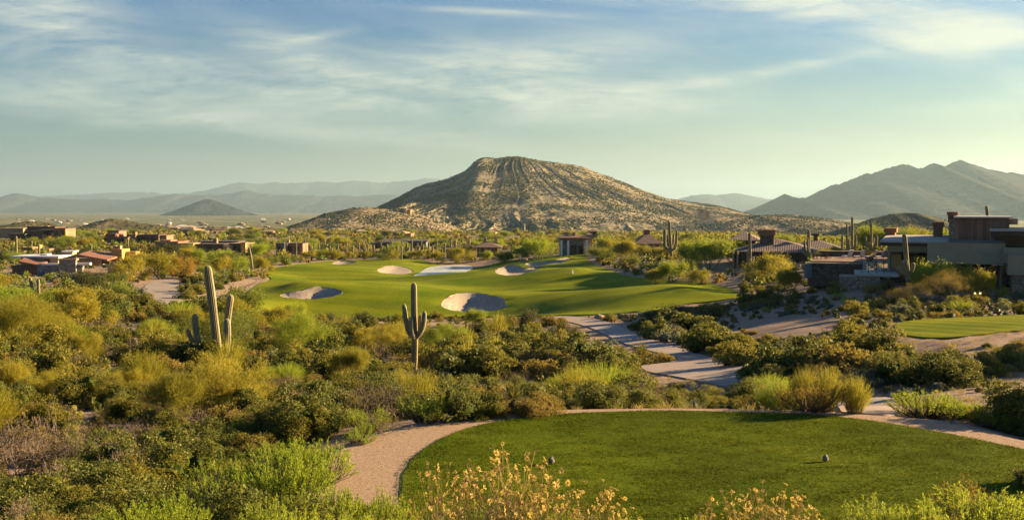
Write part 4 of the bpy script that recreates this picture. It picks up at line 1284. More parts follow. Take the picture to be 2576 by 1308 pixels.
# ---- plants one can point at
big = [
    ('palo_verde_tree', 545, 1075, 212, 'broad yellow palo verde with a dark forked trunk below the tall saguaro', 1.05, 0), ('palo_verde_tree', 445, 1085, 180, 'left companion of the broad yellow palo verde below the tall saguaro', 1.0, 1), ('palo_verde_tree', 642, 1060, 120, 'smaller palo verde right of the broad yellow one', 1.0, 2),
    ('palo_verde_tree', 60, 885, 165, 'large golden palo verde at the left edge of the picture', 1.15, 0), ('palo_verde_tree', 150, 880, 110, 'golden palo verde next to the large one at the left edge', 1.0, 1), ('palo_verde_tree', -50, 870, 160, 'golden palo verde cut off by the left edge', 1.0, 2),
    ('lime_tree', 28, 785, 84, 'lime green tree below the red roof, by the left edge', 1.1, 0), ('lime_tree', 130, 785, 72, 'lime green tree behind the twin saguaro stems', 1.1, 1), ('lime_tree', -40, 780, 84, 'lime green tree leaving the picture on the left', 1.0, 2),
    ('dark_tree', 228, 742, 78, 'almost black evergreen in front of the stone wall', 1.0, 0), ('dark_tree', 190, 770, 55, 'dark evergreen below the stone wall, lower than its neighbour', 1.0, 1),
    ('mesquite_tree', 245, 815, 78, 'bright mesquite with pale crossing branches in the left desert', 1.05, 0), ('lime_tree', 385, 868, 78, 'dome of vivid green foliage in the left desert', 1.25, 1), ('mesquite_tree', 300, 760, 60, 'brownish mesquite beside the road bend', 1.2, 1), ('mesquite_tree', 290, 720, 40, 'low mesquite above the road bend', 1.2, 2),
    ('palo_verde_tree', 330, 708, 80, 'palo verde left of the road end', 1.1, 1), ('palo_verde_tree', 405, 703, 82, 'palo verde with pale trunks at the road end', 1.15, 0), ('orange_tree', 462, 703, 78, 'orange tinged tree right of the road end', 1.0, 0), ('palo_verde_tree', 360, 690, 66, 'palo verde behind the trees at the road end', 1.2, 2),
    ('palo_verde_tree', 560, 692, 56, 'palo verde behind the footpath', 1.2, 0), ('lime_tree', 600, 690, 55, 'greener tree behind the footpath', 1.1, 1), ('palo_verde_tree', 655, 682, 46, 'palo verde at the far left corner of the fairway', 1.1, 1), ('lime_tree', 520, 700, 40, 'small green tree where footpath and road part', 1.0, 2), ('mesquite_tree', 545, 712, 36, 'small dark mesquite above the footpath', 1.0, 0),
    ('palo_verde_tree', 500, 838, 82, 'golden palo verde left of the tall saguaro, at the fairway corner', 1.1, 2), ('palo_verde_tree', 700, 838, 84, 'golden palo verde overlapping the near left bunker', 1.05, 1), ('palo_verde_tree', 640, 842, 66, 'golden palo verde between tall saguaro and left bunker', 1.0, 0), ('lime_tree', 740, 812, 62, 'airy green tree just under the left bunker', .9, 2),
    ('palo_verde_tree', 885, 972, 118, 'upright golden palo verde left of the lone saguaro', .9, 1), ('palo_verde_tree', 735, 900, 70, 'low golden palo verde in the middle of the scrub', 1.2, 2), ('palo_verde_tree', 130, 1010, 95, 'low golden palo verde in the left foreground scrub', 1.2, 2), ('palo_verde_tree', 330, 1000, 85, 'rounded palo verde between left edge and saguaro', 1.2, 0), ('palo_verde_tree', 20, 985, 80, 'half hidden palo verde at the left edge of the scrub', 1.2, 1),
    ('lime_tree', 1195, 822, 58, 'lime green tree covering the lower edge of the big bunker', 1.0, 0), ('dark_tree', 1330, 835, 72, 'rounded dark tree right of the big bunker', .9, 1), ('dark_tree', 915, 828, 55, 'rounded dark tree under the fairway, left of the lone saguaro', .9, 1), ('dark_tree', 818, 832, 55, 'wider dark tree under the fairway, below the left bunker', 1.0, 0), ('dark_tree', 1425, 880, 88, 'dark tree beside the top bend of the cart path', .8, 0), ('dark_tree', 1695, 812, 55, 'broad dark tree on the near edge of the fairway', 1.6, 1), ('dark_tree', 1650, 810, 40, 'lower dark tree on the near edge of the fairway', 1.4, 0),
    ('palo_verde_tree', 842, 655, 32, 'green tree at the far left end of the fairway', 1.4, 0), ('palo_verde_tree', 1153, 662, 50, 'rounded golden tree at the far bank of the pond', 1.25, 1), ('mesquite_tree', 1268, 662, 42, 'olive tree right of the pond', 1.2, 0), ('lime_tree', 1355, 655, 66, 'large lime green tree left of the stone villa', 1.25, 2), ('lime_tree', 1310, 655, 45, 'smaller lime green tree beside the large one left of the villa', 1.2, 0),
    ('palo_verde_tree', 920, 652, 26, None, 1.3, 0), ('palo_verde_tree', 985, 654, 24, None, 1.4, 1), ('palo_verde_tree', 1050, 654, 28, None, 1.4, 2), ('palo_verde_tree', 1100, 656, 26, None, 1.4, 0), ('palo_verde_tree', 880, 652, 24, None, 1.4, 1), ('palo_verde_tree', 780, 655, 28, None, 1.4, 2), ('mesquite_tree', 720, 664, 30, None, 1.4, 0), ('mesquite_tree', 950, 652, 20, None, 1.6, 1), ('lime_tree', 1225, 655, 30, None, 1.2, 1),
    ('dark_tree', 1592, 610, 26, 'small black-green tree on the skyline of the hilltop scrub', 1.0, 0), ('palo_verde_tree', 1575, 655, 62, 'golden tree on the hilltop beside the villa', 1.15, 0), ('lime_tree', 1520, 640, 52, 'lime green tree right behind the villa', 1.0, 1), ('palo_verde_tree', 1540, 645, 50, 'golden tree next to the lime green one behind the villa', 1.0, 2), ('palo_verde_tree', 1620, 655, 48, 'golden tree in front of the dark red roof', 1.1, 1),
    ('lime_tree', 1785, 680, 105, 'largest lime green tree, left of the tile-roofed house', 1.1, 0), ('lime_tree', 1730, 670, 78, 'lime green tree between candelabra saguaro and the largest tree', 1.0, 1), ('lime_tree', 1845, 665, 70, 'lime green tree leaning over the tile roof', 1.0, 2), ('lime_tree', 1690, 712, 68, 'pale green tree on the slope below the candelabra saguaro', 1.1, 2), ('palo_verde_tree', 1650, 716, 48, 'golden tree low on the slope right of the fairway', 1.3, 0), ('palo_verde_tree', 1760, 716, 48, 'golden tree low on the slope, farther right', 1.4, 1),
    ('palo_verde_tree', 1940, 712, 92, 'golden palo verde before the tile-roofed house', 1.15, 1), ('palo_verde_tree', 1985, 738, 75, 'golden palo verde by the end of the fairway', 1.0, 0), ('palo_verde_tree', 2075, 662, 42, 'golden tree in front of the orange wall', 1.0, 2), ('palo_verde_tree', 2100, 650, 36, 'golden tree beside the saguaro cluster', 1.0, 0),
    ('lime_tree', 2180, 640, 88, 'green tree behind the saguaros at the roofline', 1.1, 1), ('lime_tree', 2245, 640, 80, 'green tree behind the low modern roof', 1.2, 2), ('palo_verde_tree', 2310, 640, 78, 'yellow green tree behind the modern roof', 1.4, 0), ('lime_tree', 2380, 645, 82, 'yellow green tree hidden behind the chimneys', 1.3, 1),
    ('lime_tree', 2345, 748, 108, 'airy green tree in front of the modern house', .9, 2), ('ironwood_tree', 2380, 765, 108, 'grey twiggy tree before the modern house', 1.05, 0), ('ironwood_tree', 2290, 770, 70, 'low grey twiggy tree left of the taller one by the house', 1.3, 0), ('palo_verde_tree', 2470, 758, 100, 'slender yellow green tree before the dark windows', .9, 1), ('palo_verde_tree', 2430, 748, 92, 'slender yellow green tree next to the dark windows', .7, 0),
]
for kind, a, b, h, lab, wf, var in big:
    pp(kind, a, b, h, lab or 'low golden green tree in the row along the far edge of the fairway', wf, None if lab else 'trees along the far edge of the fairway', None, var)

notable = [
    ('jojoba_bush', 770, 1100, 118, 'dark jojoba bush at the left of the gravel path bend', 1.1), ('jojoba_bush', 690, 1105, 95, 'jojoba bush next to the one at the gravel path bend', 1.2), ('turpentine_bush', 925, 1085, 75, 'bright green bush on the edge of the gravel path', 1.2), ('bare_shrub', 968, 1090, 70, 'tangle of grey dead branches beside the gravel path', 1.4), ('turpentine_bush', 905, 1115, 60, 'green tuft spilling over the gravel path edge', 1.1),
    ('turpentine_bush', 1075, 1062, 92, 'deep green feathery bush above the gravel path', 1.2), ('jojoba_bush', 1155, 1052, 118, 'golden tipped jojoba behind the tee, tallest of its row', .9), ('jojoba_bush', 1215, 1050, 70, 'golden tipped jojoba left of the yucca', 1.2), ('bursage_shrub', 1340, 1042, 60, 'olive shrub just right of the yucca', 1.3), ('bursage_shrub', 1245, 1048, 40, 'small straw coloured shrub at the foot of the yucca', 1.2),
    ('green_broom', 1515, 1020, 128, 'big fountain of fresh green wands behind the tee', 1.25), ('green_broom', 1440, 1015, 90, 'smaller fountain of green wands behind the tee', 1.1), ('dry_shrub', 1545, 1026, 50, 'rust coloured shrub at the foot of the big green broom', 1.5), ('bursage_shrub', 1440, 1026, 36, 'low shrub on the tee edge, left of the rust coloured one', 1.4), ('bursage_shrub', 1620, 1024, 36, 'low shrub on the tee edge, right of the rust coloured one', 1.4), ('creosote_bush', 1700, 1022, 50, 'olive bush centred on the back edge of the tee', 1.3), ('creosote_bush', 1780, 1024, 70, 'rounded olive bush behind the tee below the cart path', 1.1), ('bursage_shrub', 1850, 1024, 42, 'low bush left of the broom on the tee edge', 1.3),
    ('jojoba_bush', 1905, 1020, 78, 'pale tipped jojoba left of the yellow broom', 1.2), ('turpentine_bush', 1960, 1030, 66, 'deep green bush at the foot of the yellow broom', 1.4), ('dry_shrub', 2040, 1036, 90, 'tall rusty shrub in front of the yellow broom', 1.2), ('desert_broom', 2080, 1036, 130, 'tall yellow broom with feathery wands', 1.0), ('desert_broom', 2150, 1042, 115, 'yellow broom leaning over the grey path', 1.0), ('desert_broom', 2025, 1030, 125, 'yellow broom with high wispy tips', .8),
    ('bursage_shrub', 1625, 915, 38, 'round straw coloured shrub beside the cart path', 1.1), ('desert_broom', 1610, 905, 55, 'wispy yellow broom overhanging the cart path', 1.3), ('bursage_shrub', 1665, 912, 30, 'green low shrub in the bend of the cart path', 1.2),
    ('jojoba_bush', 1985, 935, 95, 'big dark bush beside the cart path', 1.25), ('jojoba_bush', 2060, 930, 90, 'dark bush behind the big one beside the cart path', 1.1), ('creosote_bush', 2150, 905, 105, 'golden topped bush in front of the far tee', .9), ('creosote_bush', 2205, 905, 88, 'golden topped bush close to the far tee', 1.1), ('creosote_bush', 1865, 918, 65, 'olive bush at the outer side of the cart path', 1.1),
    ('jojoba_bush', 2260, 968, 88, 'dark bush at the left end of the hedge under the far tee', 1.2), ('jojoba_bush', 2370, 972, 98, 'largest dark bush of the hedge under the far tee', 1.3), ('jojoba_bush', 2460, 945, 66, 'dark bush in the middle of the hedge under the far tee', 1.3), ('jojoba_bush', 2550, 925, 58, 'dark bush at the right end of the hedge under the far tee', 1.3), ('creosote_bush', 2400, 905, 30, 'pale tipped bush just below the far tee', 1.4), ('jojoba_bush', 2640, 905, 50, 'dark bush leaving the picture under the far tee', 1.3),
    ('jojoba_bush', 2560, 1075, 130, 'black-green bush at the right edge of the wash', 1.0), ('jojoba_bush', 2660, 1085, 150, 'bush cut by the right edge of the wash', 1.2), ('turpentine_bush', 2330, 1050, 72, 'green feathery bush at the right shoulder of the tee', 1.5), ('turpentine_bush', 2410, 1050, 48, 'lower feathery bush at the right shoulder of the tee', 1.5), ('turpentine_bush', 2500, 1078, 55, 'feathery bush right of the sandy bump on the tee', 1.3), ('jojoba_bush', 2565, 1092, 45, 'small dark bush right of the sandy bump on the tee', 1.4), ('dry_shrub', 2460, 1062, 46, 'rusty shrub at the sandy bump on the tee', 1.1),
    # slope on the left
    ('bare_shrub', 60, 1200, 190, 'large bare tangle with yellowish leaves in the lower left', 1.0), ('bare_shrub', 150, 1215, 170, 'bare tangle right of the largest in the lower left', 1.0), ('bare_shrub', -30, 1190, 170, 'bare tangle at the left border of the slope', 1.0), ('jojoba_bush', 330, 1215, 150, 'dark bush with pale leaf tips, centre of the left slope', 1.1), ('jojoba_bush', 230, 1290, 150, 'dark bush with pale leaf tips near the lower left', 1.2), ('jojoba_bush', 440, 1195, 130, 'dark bush between the bright green bushes and the palo verde', 1.2), ('jojoba_bush', 90, 1330, 150, 'dark bush in the bottom left corner', 1.2), ('jojoba_bush', 560, 1150, 110, 'dark bush under the broad yellow palo verde', 1.3), ('jojoba_bush', 330, 1340, 140, 'dark bush left of the bright green bushes', 1.2), ('jojoba_bush', 640, 1115, 80, 'dark bush right under the broad palo verde', 1.3), ('jojoba_bush', -10, 1300, 120, 'dark bush leaving the bottom left corner', 1.1), ('jojoba_bush', 200, 1380, 120, 'low dark bush on the bottom border', 1.2), ('turpentine_bush', 20, 1400, 110, 'pale green bush in the very bottom left corner', 1.3),
]
for kind, a, b, h, lab, wf in notable:
    pp(kind, a, b, h, lab, wf)
for k, (a, b, h) in enumerate([(478, 712, 22), (505, 716, 26), (530, 722, 22), (560, 716, 24), (585, 708, 22), (610, 700, 20), (470, 735, 24), (495, 740, 28), (520, 735, 22), (545, 728, 20), (470, 752, 26), (345, 745, 30), (330, 765, 34), (360, 778, 36), (395, 785, 34), (440, 790, 36), (480, 792, 34), (520, 770, 26), (600, 694, 18), (630, 696, 18)]):
    pp(('jojoba_bush', 'creosote_bush', 'sage_shrub')[k % 3], a, b, h, ('dark green', 'olive', 'grey green')[k % 3] + ' shrub in the wedge between the road and the footpath', 1.2, ('dark green', 'olive', 'grey green')[k % 3] + ' shrubs between road and footpath')
# bright feathery bushes of the foreground, left and middle and right of the flowers
fg = [(400, 1390, 130, 1.2), (480, 1372, 135, 1.1), (560, 1345, 140, 1.1), (640, 1318, 150, 1.0), (560, 1285, 110, 1.2), (720, 1300, 150, 1.1), (700, 1222, 110, 1.3), (790, 1215, 110, 1.1), (610, 1232, 80, 1.3), (810, 1375, 135, 1.1), (880, 1350, 125, 1.1), (960, 1345, 125, 1.1), (740, 1400, 150, 1.0), (660, 1405, 130, 1.0), (1000, 1390, 120, 1.0), (930, 1420, 120, 1.0), (560, 1425, 130, 1.0), (460, 1440, 110, 1.0), (330, 1440, 120, 1.0), (860, 1440, 130, 1.0)]
for k, (a, b, h, wf) in enumerate(fg):
    pp('turpentine_bush', a, b, h * 1.15, 'bright green feathery bush in the foreground bank left of the flowers', wf, 'feathery bushes of the left foreground bank')
for a, b, h, wf in [(520, 1258, 88, 1.0), (885, 1400, 105, 1.2), (1010, 1330, 70, 1.1), (640, 1240, 70, 1.2), (1120, 1400, 110, 1.2), (760, 1345, 90, .9)]:
    pp('dry_shrub', a, b, h, 'rusty patch of dry shrub among the bright green foreground bushes', wf, 'rusty shrubs in the foreground bank')
for a, b, h, wf in [(1440, 1400, 145, 1.0), (1480, 1420, 130, 1.0), (1640, 1405, 118, 1.1), (1700, 1400, 110, 1.2), (1560, 1420, 110, 1.1), (1780, 1400, 118, 1.1), (1620, 1440, 110, 1.1)]:
    pp('turpentine_bush', a, b, h, 'bright green feathery bush on the bottom border between the flower clumps', wf, 'feathery bushes between the flower clumps')
for k, (kind, a, b, h, wf, lab) in enumerate([('turpentine_bush', 2250, 1385, 115, 1.3, 'olive feathery bush in the lower right, first of the row'), ('turpentine_bush', 2340, 1390, 110, 1.2, 'olive feathery bush beside the rust topped one'), ('dry_shrub', 2425, 1345, 125, .9, 'rust topped bush in the lower right'), ('turpentine_bush', 2480, 1380, 120, 1.2, 'green feathery bush right of the rust topped one'), ('turpentine_bush', 2555, 1370, 125, 1.2, 'tall green bush in the bottom right corner'), ('dry_shrub', 2400, 1400, 90, 1.2, 'low rusty bush on the bottom border, right'), ('jojoba_bush', 2590, 1225, 80, 1.0, 'bush poking in from the right border of the tee'), ('turpentine_bush', 2160, 1440, 100, 1.2, 'low green bush right of the second flower clump')]):
    pp(kind, a, b, h * (1.35 if b > 1330 else 1.0), lab, wf)

# ---- flowering brittlebush
_FL = []
for s in (3, 8, 15):
    fo, st, bl = flowering(s)
    _FL.append((fo.mesh('brittlebush_foliage', M['sage']), st.mesh('brittlebush_stalk', M['straw']), bl.mesh('brittlebush_blossom', [M['petal'], M['disc']]), zmax(fo, st)))
for k, (a, b, h, wf, lab) in enumerate([(1290, 1440, 330, .95, 'tallest clump of dried yellow flowers in the foreground'), (1215, 1450, 280, .9, 'flower clump left of the tallest one'), (1352, 1455, 300, .8, 'flower clump right of the tallest one'), (1105, 1420, 268, .62, 'slender flower stalks standing apart on the left'), (1500, 1450, 255, .85, 'flower clump between the green feathery bushes'), (1420, 1470, 200, .9, 'low flower clump on the bottom border'), (1860, 1450, 235, .95, 'left half of the second flower clump'), (1945, 1450, 250, .95, 'right half of the second flower clump, the fuller one'), (2010, 1450, 200, .8, 'outermost flower stalks of the second clump'), (1790, 1465, 190, .8, 'sparse flower stalks left of the second clump'), (1580, 1465, 190, .8, 'sparse flower stalks right of the first clumps')]):
    x, y, z = at(a, b, H)
    f = _FL[k % 3]
    r = thing('brittlebush', lab, 'flower', (x, y, z - .02), PR.uniform(0, 6), None)
    s = h * y / F / f[3]
    r.scale = (s * wf, s * wf, s)
    link('foliage', f[0], r); link('stalk', f[1], r); link('blossom', f[2], r)

# ---- mown grass blades of the tee
def tee_grass(n=260000):
    rs = np.random.RandomState(17)
    y = rs.uniform(12.5, 24.5, n * 2); x = rs.uniform(-6, 14, n * 2)
    k = (sd(TEE, x, y) > -.05 + .08 * fbm(x * 1.5, y * 1.5, 66, 2)) & (np.abs(x) < .56 * y + .3)
    x, y = x[k], y[k]
    w = .5 + 1.6 * fbm(x / .5, y / .22, 67, 3)
    k = rs.uniform(size=len(x)) < np.clip(w, .62, 1)
    x, y = x[k], y[k]
    m = len(x)
    mb = MB()
    ln = (.015 + .014 * np.clip(.5 + 1.5 * fbm(x / .6, y / .3, 68, 2), 0, 1)) * rs.uniform(.6, 1.3, m)
    leaves(mb, np.stack([x, y, np.full(m, TEE_Z + .038)], 1), rs.normal(size=(m, 3)) * [.55, .55, 0] + [0, 0, 1.0], ln, .014, rs)
    mb.obj('grass', M['blade'], kind='stuff')
M['blade'] = leaf('grass_blade', [(.034, .072, .003), (.046, .084, .003), (.060, .094, .005)], .12, .8, .03, 0.0)
tee_grass()

# ---- yuccas, chollas, agaves
def special(px, py, hpx, name, builder, mats, lab, cat, parts, group=None):
    x, y, z = at(px, py, H)
    fo, st = builder
    s = hpx * y / F / zmax(fo, st)
    r = thing(name, lab, cat, (x, y, z - .02), PR.uniform(0, 6), group)
    r.scale = (s, s, s)
    fo.obj(parts[0], M[mats[0]], r); st.obj(parts[1], M[mats[1]], r)
    TAKEN.append((x, y, .6))
special(1290, 1042, 100, 'yucca_plant', yucca_mesh(5), ('yucca', 'wood'), 'spiky yucca on a dark trunk behind the tee', 'yucca', ('leaf_rosette', 'trunk'))
special(1238, 1040, 70, 'yucca_plant', yucca_mesh(9, 1, 40, .6, .2), ('yucca', 'wood'), 'small yucca with few upright blades left of the dark-trunked one', 'yucca', ('leaf_rosette', 'trunk'))
special(1268, 885, 60, 'cholla_cactus', cholla_mesh(3), ('cholla', 'wood'), 'pale fuzzy cholla on a dark stem below the rounded dark tree', 'cactus', ('spiny_joints', 'stem'))
special(1220, 878, 48, 'cholla_cactus', cholla_mesh(4), ('cholla', 'wood'), 'smaller cholla left of the pale fuzzy one', 'cactus', ('spiny_joints', 'stem'))
special(1130, 870, 45, 'cholla_cactus', cholla_mesh(6), ('cholla', 'wood'), 'cholla between the lone saguaro and the other chollas', 'cactus', ('spiny_joints', 'stem'))
special(612, 870, 60, 'cholla_cactus', cholla_mesh(8), ('cholla', 'wood'), 'cholla right of the tall four-armed saguaro', 'cactus', ('spiny_joints', 'stem'))

# ------------------------------------------------------------------ houses
M['stucco'] = surf('olive_stucco', [(.27, .225, .14), (.33, .275, .175)], 1.2, .9, .3, 20, 4)
M['tan'] = surf('tan_stucco', [(.29, .21, .135), (.36, .27, .175)], 1.0, .9, .3, 20, 4)
M['gold'] = surf('golden_stucco', [(.38, .22, .075), (.46, .28, .10)], 1.0, .9, .3, 20, 4)
M['adobe'] = surf('adobe_wall', [(.20, .125, .08), (.26, .165, .105)], .8, .9, .3, 16, 4)
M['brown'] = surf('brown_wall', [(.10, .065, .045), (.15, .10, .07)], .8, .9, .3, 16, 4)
M['dkroof'] = surf('dark_flat_roof', [(.07, .06, .055), (.11, .095, .085)], .8, .9, .3, 16, 4)
M['paleroof'] = surf('pale_flat_roof', [(.36, .32, .27), (.44, .39, .33)], .6, .9, .3, 12, 4)
M['bluegrey'] = surf('slate_wall', [(.10, .115, .125), (.15, .165, .175)], .6, .7, .3, 12, 4)
M['white'] = surf('white_coping', [(.62, .60, .56), (.74, .72, .67)], 2.0, .8, .2, 14, 4)
M['brick'] = surf('brick_red', [(.19, .085, .05), (.26, .12, .07)], 3.0, .9, .5, 18, 4)
M['fascia'] = surf('dark_fascia', [(.045, .03, .022), (.07, .045, .033)], 2.0, .7, .3, 12, 4)
M['stone'] = stone_mat('field_stone', [(.13, .12, .105), (.24, .22, .19), (.34, .31, .26), (.18, .165, .15)], 2.4)
M['tstone'] = stone_mat('tan_stone', [(.17, .12, .08), (.28, .20, .13), (.38, .29, .19), (.22, .16, .10)], 2.6, (.08, .06, .045))
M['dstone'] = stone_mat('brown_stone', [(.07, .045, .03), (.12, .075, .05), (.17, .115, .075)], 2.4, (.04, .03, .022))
M['tile'] = tile_mat('clay_tile', (.20, .085, .05), (.28, .135, .085))
M['dtile'] = tile_mat('brown_tile', (.13, .085, .07), (.19, .13, .105))
M['rtile'] = tile_mat('red_brown_tile', (.115, .07, .05), (.16, .10, .075))
M['glass'] = glass_dark('window_glass')
M['metal'] = surf('white_metal', [(.55, .58, .60), (.66, .69, .71)], 3, .5, .1, 10, 2)
def clear_glass():
    m, t, out = new_mat('railing_glass')
    p = t.n('ShaderNodeBsdfPrincipled', {'Base Color': (.75, .85, .80), 'Roughness': .05, 'Transmission Weight': .85})
    p.inputs['IOR'].default_value = 1.1
    t.set(out, 0, p)
    return m
M['rail'] = clear_glass()
def siding():
    m, t, out = new_mat('wood_siding')
    tc = t.n('ShaderNodeTexCoord')
    sp = t.n('ShaderNodeSeparateXYZ', {0: tc.outputs['Object']})
    q = t.math('MULTIPLY', sp.outputs[0], 1 / .28)
    cell = t.math('FLOOR', q); fr = t.math('FRACT', q)
    wn = t.n('ShaderNodeTexWhiteNoise', {'W': cell}, noise_dimensions='1D')
    c = t.ramp(wn.outputs['Value'], [(0, (.17, .08, .042)), (1, (.30, .15, .08))])
    gap = t.ramp(fr, [(.03, 0.0), (.09, 1.0)])
    c = t.mix(gap, (.02, .012, .008), c)
    bp = t.n('ShaderNodeBump', {'Strength': .7, 'Distance': .04, 'Height': gap})
    t.set(out, 0, t.n('ShaderNodeBsdfPrincipled', {'Base Color': c, 'Roughness': .7, 'Normal': bp}))
    return m
M['siding'] = siding()

class House:
    """parts are given in photo pixels at the house's own distance D; depth Y in metres behind its front"""
    def __init__(s, name, label, cat, px, py, d, group=None, w=8, dep=12, turn=False):
        s.d = d; s.px = px; s.py = py
        x = uof(px) * d; z = slope(py) * d
        a = -math.atan(uof(px)) if turn else 0.0       # turned to face the tee
        s.root = thing(name, label, cat, (x, d, z), a, group)
        s.c, s.s = math.cos(a), math.sin(a)
        s.x, s.z = x, z
        HOUSES.append((x, d, w, dep))

    def X(s, px, y=0):
        u = uof(px)
        return (u * (s.d + y * s.c) - s.x + y * s.s) / (s.c - u * s.s)

    def Z(s, py, y=0, x=0.0):
        return slope(py) * (s.d + y * s.c + x * s.s) - s.z

    def bx(s, mb, p0, p1, q0, q1, y0, y1, mat=0, taper=0.0):
        """front face spans pixels P0..P1 and rows Q0 (top) .. Q1 (bottom)"""
        a, b = s.X(p0, y0), s.X(p1, y0)
        xm = (a + min(b, s.X(2576, y0))) / 2 if s.s else 0
        return mb.box(a, b, y0, y1, s.Z(q1, y0, xm), s.Z(q0, y0, xm), mat, 0, taper)

    def part(s, name, mat, boxes, parent=None, label=None):
        mb = MB()
        for b in boxes:
            s.bx(mb, *b)
        o = mb.obj(name, M[mat], parent or s.root)
        if label:
            o['label'] = label
        return o

    def hip(s, name, mat, p0, p1, qe, qr, y0, y1, inset, over=.5, parent=None):
        x0, x1 = s.X(p0, y0), s.X(p1, y0)
        xm = (x0 + x1) / 2
        z0 = s.Z(qe, y0, xm)
        iy = min(inset, (y1 - y0) / 2 - .01)
        z1 = s.Z(qr, y0 + iy, xm)
        return MB().hip(x0 - over, x1 + over, y0 - over, y1 + over, z0, max(z1, z0 + .5), inset).obj(name, M[mat], parent or s.root)

    def shed(s, name, mat, p0, p1, qe, qr, y0, y1, thick=.25, parent=None):
        """a single roof slope rising away from the viewer"""
        x0, x1 = s.X(p0, y0), s.X(p1, y0); xm = (x0 + x1) / 2; za, zb = s.Z(qe, y0, xm), s.Z(qr, y1, xm)
        v = [(x0, y0, za - thick), (x1, y0, za - thick), (x1, y1, zb - thick), (x0, y1, zb - thick), (x0, y0, za), (x1, y0, za), (x1, y1, zb), (x0, y1, zb)]
        return MB().add(v, [(3, 2, 1, 0), (4, 5, 6, 7), (0, 1, 5, 4), (1, 2, 6, 5), (2, 3, 7, 6), (3, 0, 4, 7)]).obj(name, M[mat], parent or s.root)

    def slope_lr(s, name, mat, pa, qa, pb, qb, y0, y1, drop, parent=None):
        """a tiled slope falling sideways and towards the viewer: ridge from (PA,QA) to (PB,QB), eaves DROP pixels lower"""
        a0, a1 = s.X(pa), s.X(pb)
        v = [(a0, y0, s.Z(qa + drop)), (a1, y0, s.Z(qb + drop)), (a1, y1, s.Z(qb)), (a0, y1, s.Z(qa))]
        v += [(x, y, z - .3) for x, y, z in v]
        return MB().add(v, [(0, 1, 2, 3), (7, 6, 5, 4), (4, 5, 1, 0), (5, 6, 2, 1), (6, 7, 3, 2), (7, 4, 0, 3)]).obj(name, M[mat], parent or s.root)

# -- modern house on the right
h = House('modern_house', 'large flat-roofed modern house with stucco bands and wooden upper storey', 'house', 2440, 745, 98, None, 14, 30, True)
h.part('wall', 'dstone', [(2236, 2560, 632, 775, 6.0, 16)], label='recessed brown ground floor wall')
h.part('wall', 'stucco', [(2332, 2528, 611, 664, 0, 9)], label='olive stucco parapet band')
h.part('wall', 'stucco', [(2524, 2720, 624, 662, -1.5, 8)], label='olive stucco band further right')
h.part('wall', 'stucco', [(2536, 2720, 643, 692, -3.5, 5)], label='projecting stucco bay')
h.part('wall', 'stucco', [(2232, 2331, 619, 634, 1.5, 9)], label='stucco band under the lower roof')
w = h.part('upper_storey', 'siding', [(2403, 2537, 550, 612, 3, 12)])
h.part('roof', 'paleroof', [(2396, 2545, 545, 549, 2.4, 12.6)], label='thin pale roof over the wooden storey')
h.part('wall', 'tan', [(2538, 2558, 551, 565, 6, 12)], label='small lit tan block')
h.part('chimney', 'tstone', [(2385, 2402, 553, 612, 3.2, 5.4)], label='tan stone pillar')
c = h.part('chimney', 'brick', [(2382, 2404, 541, 560, 8, 10)]); h.part('cap', 'brick', [(2379, 2407, 533, 541, 7.8, 10.2)], c)
c = h.part('chimney', 'brick', [(2346, 2369, 569, 600, 8, 10)]); h.part('cap', 'brick', [(2343, 2372, 559, 569, 7.8, 10.2)], c)
c = h.part('chimney', 'brick', [(2226, 2250, 585, 604, 10, 12)]); h.part('cap', 'brick', [(2222, 2254, 574, 585, 9.8, 12.2)], c)
r = h.shed('roof', 'paleroof', 2212, 2384, 606, 591, .5, 11, .2); r['label'] = 'low pale roof of the patio wing'
h.part('fascia', 'fascia', [(2213, 2331, 609, 619, .75, 11)])
r = h.part('roof', 'paleroof', [(2488, 2760, 577, 582, -1.0, 10)], label='pale roof slab at the right')
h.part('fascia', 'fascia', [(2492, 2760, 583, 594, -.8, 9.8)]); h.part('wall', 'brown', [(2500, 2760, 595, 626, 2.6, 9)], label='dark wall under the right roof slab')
h.part('roof', 'bluegrey', [(2386, 2526, 606, 610, .4, 2.9)], label='grey roof ledge in front of the wooden storey')
h.part('wall', 'tstone', [(2549, 2720, 693, 790, -3.0, 4)], label='tan stone base of the projecting bay')
for a, b in ((2340, 2372), (2378, 2408), (2414, 2440), (2446, 2474), (2480, 2512), (2517, 2546)):
    f = h.part('window', 'fascia', [(a, b, 668, 752, 5.6, 5.9)]); h.part('pane', 'glass', [(a + 2, b - 2, 671, 748, 5.50, 5.58)], f)
f = h.part('window', 'fascia', [(2290, 2330, 640, 700, 5.6, 5.9)]); h.part('pane', 'glass', [(2292, 2328, 643, 697, 5.50, 5.58)], f)
h.part('wall', 'gold', [(2242, 2268, 640, 694, 4.5, 5.8)], label='sunlit ochre wall at the patio')
for a in (2233, 2440, 2515):
    h.part('column', 'stucco', [(a, a + 6, 634, 770, 2.5, 2.9)])
h.part('canopy', 'white', [(2496, 2526, 664, 668, .3, 3)])
h.part('wall', 'stucco', [(2660, 3160, 515, 775, 3, 22)], label='added tall wing out of view that shades the ground below the house')  # wing added out of view to throw shade over scrub and sand

